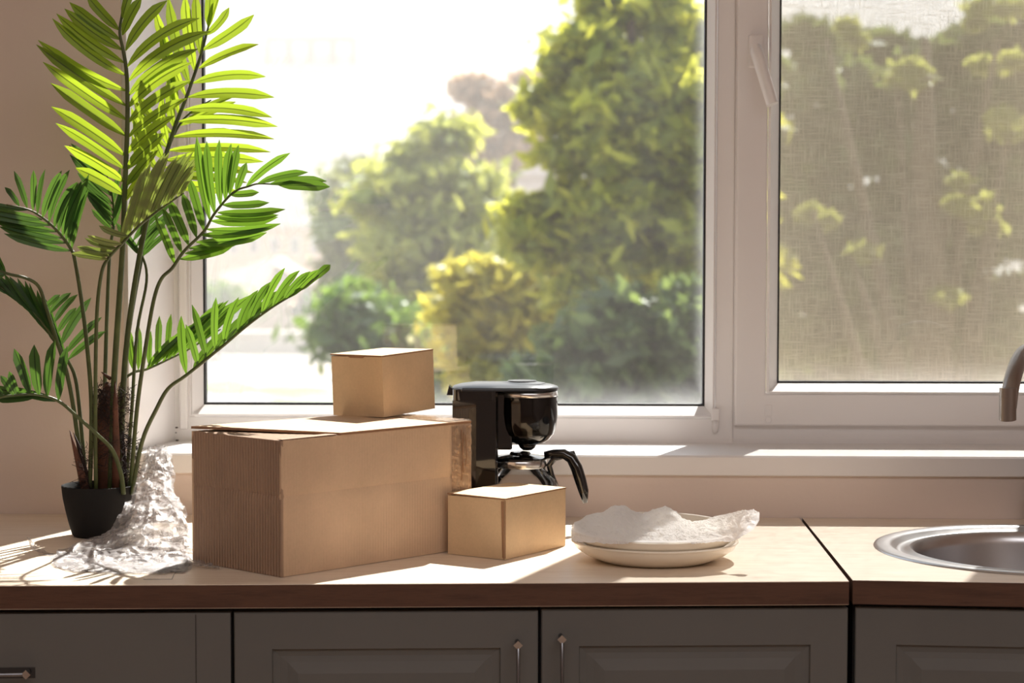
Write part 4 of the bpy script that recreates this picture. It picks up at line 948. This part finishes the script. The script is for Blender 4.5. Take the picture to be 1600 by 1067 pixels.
# apartment building
def block():
    y = 150; t = thing('apartment_building', 'tall pale apartment building with a rust-railed balcony', 'building', on_y(460, 400, y))
    a = on_y(250, 380, y); b = on_y(592, 38, y)
    MB().box((a.x, y, GZ), (b.x, y + 14, b.z)).build('wall_body', m_stucco, t)
    MB().box((a.x - .3, y - .3, b.z), (b.x + .3, y + 14.3, b.z + .5)).build('cornice', m_stucco, t)
    # balcony storey
    def bx(px0, px1, py0, py1, dy, dd, nm, mt, par=t): p, q = on_y(px0, py1, y), on_y(px1, py0, y); return MB().box((p.x, y - dy, p.z), (q.x, y - dy + dd, q.z)).build(nm, mt, par)
    bl = bx(412, 558, 104, 108, 1.2, 1.2, 'balcony', m_stucco)
    bx(414, 556, 57, 104, .05, .04, 'recess', m_rail, bl)
    bx(412, 558, 90, 93, 1.2, .08, 'rail', m_rail, bl)
    for k in range(24): x_ = 414 + k * 6.1; bx(x_, x_ + 1.4, 92, 105, 1.2, .06, 'baluster', m_rail, bl)
    for k in range(4): x_ = 424 + k * 34; bx(x_, x_ + 22, 66, 100, .12, .06, 'window', m_stucco)
    for r_ in range(5):
        for k in range(6):
            x_ = 340 + k * 40; yy = 130 + r_ * 46; w_ = bx(x_, x_ + 15, yy, yy + 22, .06, .05, 'window', m_stucco); bx(x_ + 1.5, x_ + 13.5, yy + 2, yy + 20, .09, .03, 'pane', m_pane2, w_)
m_pane2 = simple('sky_lit_pane', rgb(165, 168, 178), .2)
block()
def low_block():
    y = 132; t = thing('brick_building', 'low tan building between the apartment block and the gabled house', 'building', on_y(430, 420, y))
    def bx(px0, px1, py0, py1, dy, dd, nm, mt, par=t): p, q = on_y(px0, py1, y), on_y(px1, py0, y); return MB().box((p.x, y - dy, p.z), (q.x, y - dy + dd, q.z)).build(nm, mt, par)
    p, q = on_y(300, 520, y), on_y(520, 358, y); MB().box((p.x, y, GZ), (q.x, y + 8, q.z)).build('wall_body', m_brickw, t)
    bx(300, 524, 352, 359, .4, 8.6, 'roof', m_roof)
    for k in range(6):
        x_ = 325 + k * 32; w_ = bx(x_, x_ + 16, 370, 396, .06, .05, 'window', m_stucco); bx(x_ + 2, x_ + 14, 373, 394, .1, .04, 'pane', m_pane, w_)
low_block()
# small white-roofed shed glimpsed between the crowns
y = 62; t = thing('shed', 'small white roofed building glimpsed between the tree crowns', 'shed', on_y(830, 300, y))
p, q = on_y(806, 330, y), on_y(870, 272, y); MB().box((p.x, y, GZ), (q.x, y + 4, q.z)).build('wall_body', m_stucco, t)
r0, r1, r2 = on_y(800, 274, y - .3), on_y(876, 274, y - .3), on_y(840, 254, y - .3)
MB().add([r0, r1, r2, r0 + Vector((0, 4.6, 0)), r1 + Vector((0, 4.6, 0)), r2 + Vector((0, 4.6, 0))], [(0, 1, 2), (3, 5, 4), (0, 3, 4, 1), (1, 4, 5, 2), (2, 5, 3, 0)]).build('roof', m_stucco, t)

# trees: trunk, boughs and thousands of single leaves
def leaves(parent, name, lobes, y, n, size, mat, depth=1.0, clump=None, seed=0, sparse=0):
    rng = np.random.default_rng(seed); ppm = F / y
    C, A = [], []
    for (px, py, rx, ry) in lobes:
        c_ = on_y(px, py, y); C.append((c_.x, c_.y + rng.uniform(-.4, .4) * rx / ppm, c_.z, rx / ppm, ry / ppm)); A.append(rx * ry)
    C = np.array(C); A = np.array(A, float); A /= A.sum()
    nc = max(24, n // 200); li = rng.choice(len(C), nc, p=A)
    dv = rng.normal(size=(nc, 3)); dv /= np.linalg.norm(dv, axis=1)[:, None]; rr = rng.uniform(.25, 1, nc) ** .5
    cc = C[li, :3] + dv * rr[:, None] * np.stack([C[li, 3], C[li, 3] * depth, C[li, 4]], 1)
    cs = (clump or 30) / ppm * rng.uniform(.5, 1.4, nc)
    k = rng.integers(0, nc, n); o = rng.normal(size=(n, 3)) * .55
    P = cc[k] + o * cs[k][:, None] * np.array([1.25, 1.1, .62])
    s = size * 1.4 * rng.uniform(.5, 1.3, n)
    a1 = rng.normal(size=(n, 3)); a1 /= np.linalg.norm(a1, axis=1)[:, None]
    nr = rng.normal(size=(n, 3)) + np.array([.25, .1, 1.0]); nr /= np.linalg.norm(nr, axis=1)[:, None]
    u = np.cross(a1, nr); u /= np.linalg.norm(u, axis=1)[:, None]; w = np.cross(nr, u)
    V = np.stack([P - u * s[:, None], P - w * (s * .45)[:, None], P + u * s[:, None], P + w * (s * .45)[:, None]], 1).reshape(-1, 3)
    me = bpy.data.meshes.new(name); me.vertices.add(4 * n); me.vertices.foreach_set('co', V.astype(np.float32).ravel())
    me.loops.add(4 * n); me.loops.foreach_set('vertex_index', np.arange(4 * n, dtype=np.int32))
    me.polygons.add(n); me.polygons.foreach_set('loop_start', np.arange(0, 4 * n, 4, dtype=np.int32)); me.update(calc_edges=True)
    me.materials.append(mat)
    ob = bpy.data.objects.new(name, me); COL.objects.link(ob); ob.parent = parent
    ob.location = -parent.location; ob['kind'] = 'stuff'; return ob, cc
m_bark = simple('tree_bark', rgb(96, 80, 66), .9, var=.3)
def tree(label, lobes, y, n, size, mat, trunk_px, seed, name='tree', cat='tree', depth=1.0, clump=None):
    base = on_y(trunk_px, 600, y); base = Vector((base.x, y, GZ))
    t = thing(name, label, cat, base)
    _, cc = leaves(t, 'foliage', lobes, y, n, size, mat, depth, clump, seed)
    tops = [on_y(l[0], l[1], y) for l in lobes]; zmin = min(p.z for p in tops); zmax = max(p.z for p in tops)
    mid_ = Vector((sum(p.x for p in tops) / len(tops), y, (zmin + zmax) / 2))
    H = zmax - GZ
    MB().tube([base, base.lerp(mid_, .5) + Vector((.1, 0, 0)), mid_, Vector((mid_.x, y, zmax))], [H * .028, H * .02, H * .013, H * .004], 10).build('trunk', m_bark, t, smooth=True)
    b = MB()
    for i, p in enumerate(tops):
        s_ = base.lerp(mid_, .45 + .5 * (i % 4) / 4); b.tube([s_, s_.lerp(p, .5) + Vector((0, .1, .15)), p], [H * .009, H * .006, H * .002], 6)
    b.build('boughs', m_bark, t, smooth=True)
mA = leaf_mat('foliage_green', rgb(108, 132, 54), rgb(222, 222, 84), .55, .5, False, .3)
mB = leaf_mat('foliage_yellow', rgb(150, 156, 66), rgb(222, 212, 92), .5, .5, False, .25)
mC = leaf_mat('foliage_veiled_green', rgb(134, 150, 86), rgb(210, 214, 104), .45, .5, False, .25)  # leaf colours made paler to carry part of the distance veil
mD = leaf_mat('foliage_russet', rgb(160, 138, 118), rgb(208, 176, 140), .4, .5, False, .25)
mH = leaf_mat('foliage_pale', rgb(142, 156, 78), rgb(206, 212, 112), .5, .5, False, .25)
mE = leaf_mat('foliage_greygreen', rgb(108, 118, 84), rgb(164, 172, 104), .4, .5, False, .25)
mF = leaf_mat('foliage_dark', rgb(60, 92, 48), rgb(140, 172, 70), .4, .5, False, .3)
mG = leaf_mat('foliage_bluegreen', rgb(78, 100, 62), rgb(142, 164, 84), .35, .5, False, .3)
tree('big yellow-green tree filling the right half of the fixed window', [(1030, 30, 105, 70), (935, 95, 80, 60), (1080, 120, 100, 90), (890, 160, 65, 55), (985, 200, 110, 90), (1090, 260, 110, 100), (930, 290, 90, 75), (1010, 360, 120, 90), (870, 350, 60, 60), (1090, 420, 100, 90), (930, 440, 100, 80)], 18, 30000, .085, mA, 1020, 1)
tree('lower blue-green tree under the big tree, bottom right of the fixed window', [(1060, 520, 110, 80), (950, 540, 100, 70), (1020, 610, 130, 60), (880, 600, 80, 50), (1120, 620, 110, 60)], 16, 15000, .075, mG, 1000, 2)
tree('yellow-leaved small tree left of the big tree', [(752, 435, 50, 40), (800, 470, 60, 50), (745, 500, 48, 45), (820, 540, 60, 50), (775, 575, 60, 35), (850, 420, 40, 40)], 21, 8000, .085, mB, 790, 3)
tree('hazy light green tree in the middle of the view', [(690, 250, 85, 55), (640, 310, 75, 60), (745, 320, 75, 60), (690, 380, 95, 60), (620, 420, 60, 50), (760, 400, 60, 50), (690, 470, 90, 60)], 42, 14000, .16, mC, 690, 4)
tree('russet-leaved tree rising behind the light green one', [(745, 165, 55, 40), (790, 200, 55, 50), (730, 215, 55, 45), (835, 165, 40, 50), (810, 260, 50, 50)], 70, 9000, .24, mD, 790, 5, clump=18)
tree('grey-green slender tree left of the light green one', [(572, 300, 38, 38), (550, 350, 40, 40), (590, 360, 45, 50), (545, 400, 36, 40), (590, 430, 45, 45), (560, 450, 40, 30)], 60, 11000, .2, mE, 570, 6)
tree('dark green bushy tree behind the small top box', [(560, 475, 55, 32), (530, 510, 38, 26), (600, 510, 60, 38), (560, 545, 55, 30), (640, 550, 70, 40), (690, 590, 70, 35), (620, 600, 80, 30)], 34, 11000, .12, mF, 600, 7)
tree('broad dark tree seen through the insect screen', [(1260, 120, 110, 90), (1400, 90, 130, 80), (1560, 110, 130, 110), (1300, 260, 120, 100), (1450, 230, 130, 110), (1600, 280, 120, 110), (1250, 400, 110, 100), (1380, 400, 130, 110), (1530, 420, 130, 110), (1260, 560, 110, 90), (1400, 560, 130, 90), (1560, 570, 130, 90)], 22, 36000, .11, mG, 1420, 8)
tree('light green bough of leaves hanging in front of the screened tree', [(1270, 330, 40, 30), (1330, 400, 50, 22), (1450, 330, 60, 30), (1500, 300, 55, 35), (1560, 340, 40, 40), (1290, 60, 60, 30), (1560, 60, 50, 60), (1500, 460, 60, 15), (1400, 110, 50, 20), (1580, 190, 40, 30)], 15, 4200, .05, mH, 1500, 9, clump=16)
tree('small green shrub left of the gabled house', [(345, 470, 20, 18), (330, 490, 18, 16)], 100, 1500, .25, mF, 340, 10, name='shrub', cat='shrub')

# scattering volume added over the town to stand in for lens glow
hz = MB().box((-90, 27, GZ + .2), (90, 180, 22)).build('glow_haze', None or m_white)
M = Mat('glow_haze'); M.n.remove(M.p); vv = M.new('VolumeScatter'); vv.inputs['Density'].default_value = .0036; vv.inputs['Anisotropy'].default_value = .2
vv.inputs['Color'].default_value = (1, .97, .93, 1); M.link(vv.outputs[0], M.out.inputs['Volume'])
hz.data.materials.clear(); hz.data.materials.append(M.m); tag(hz, 'added pale veil standing in for lens glow over the yard and houses', 'glow_haze', kind='stuff')
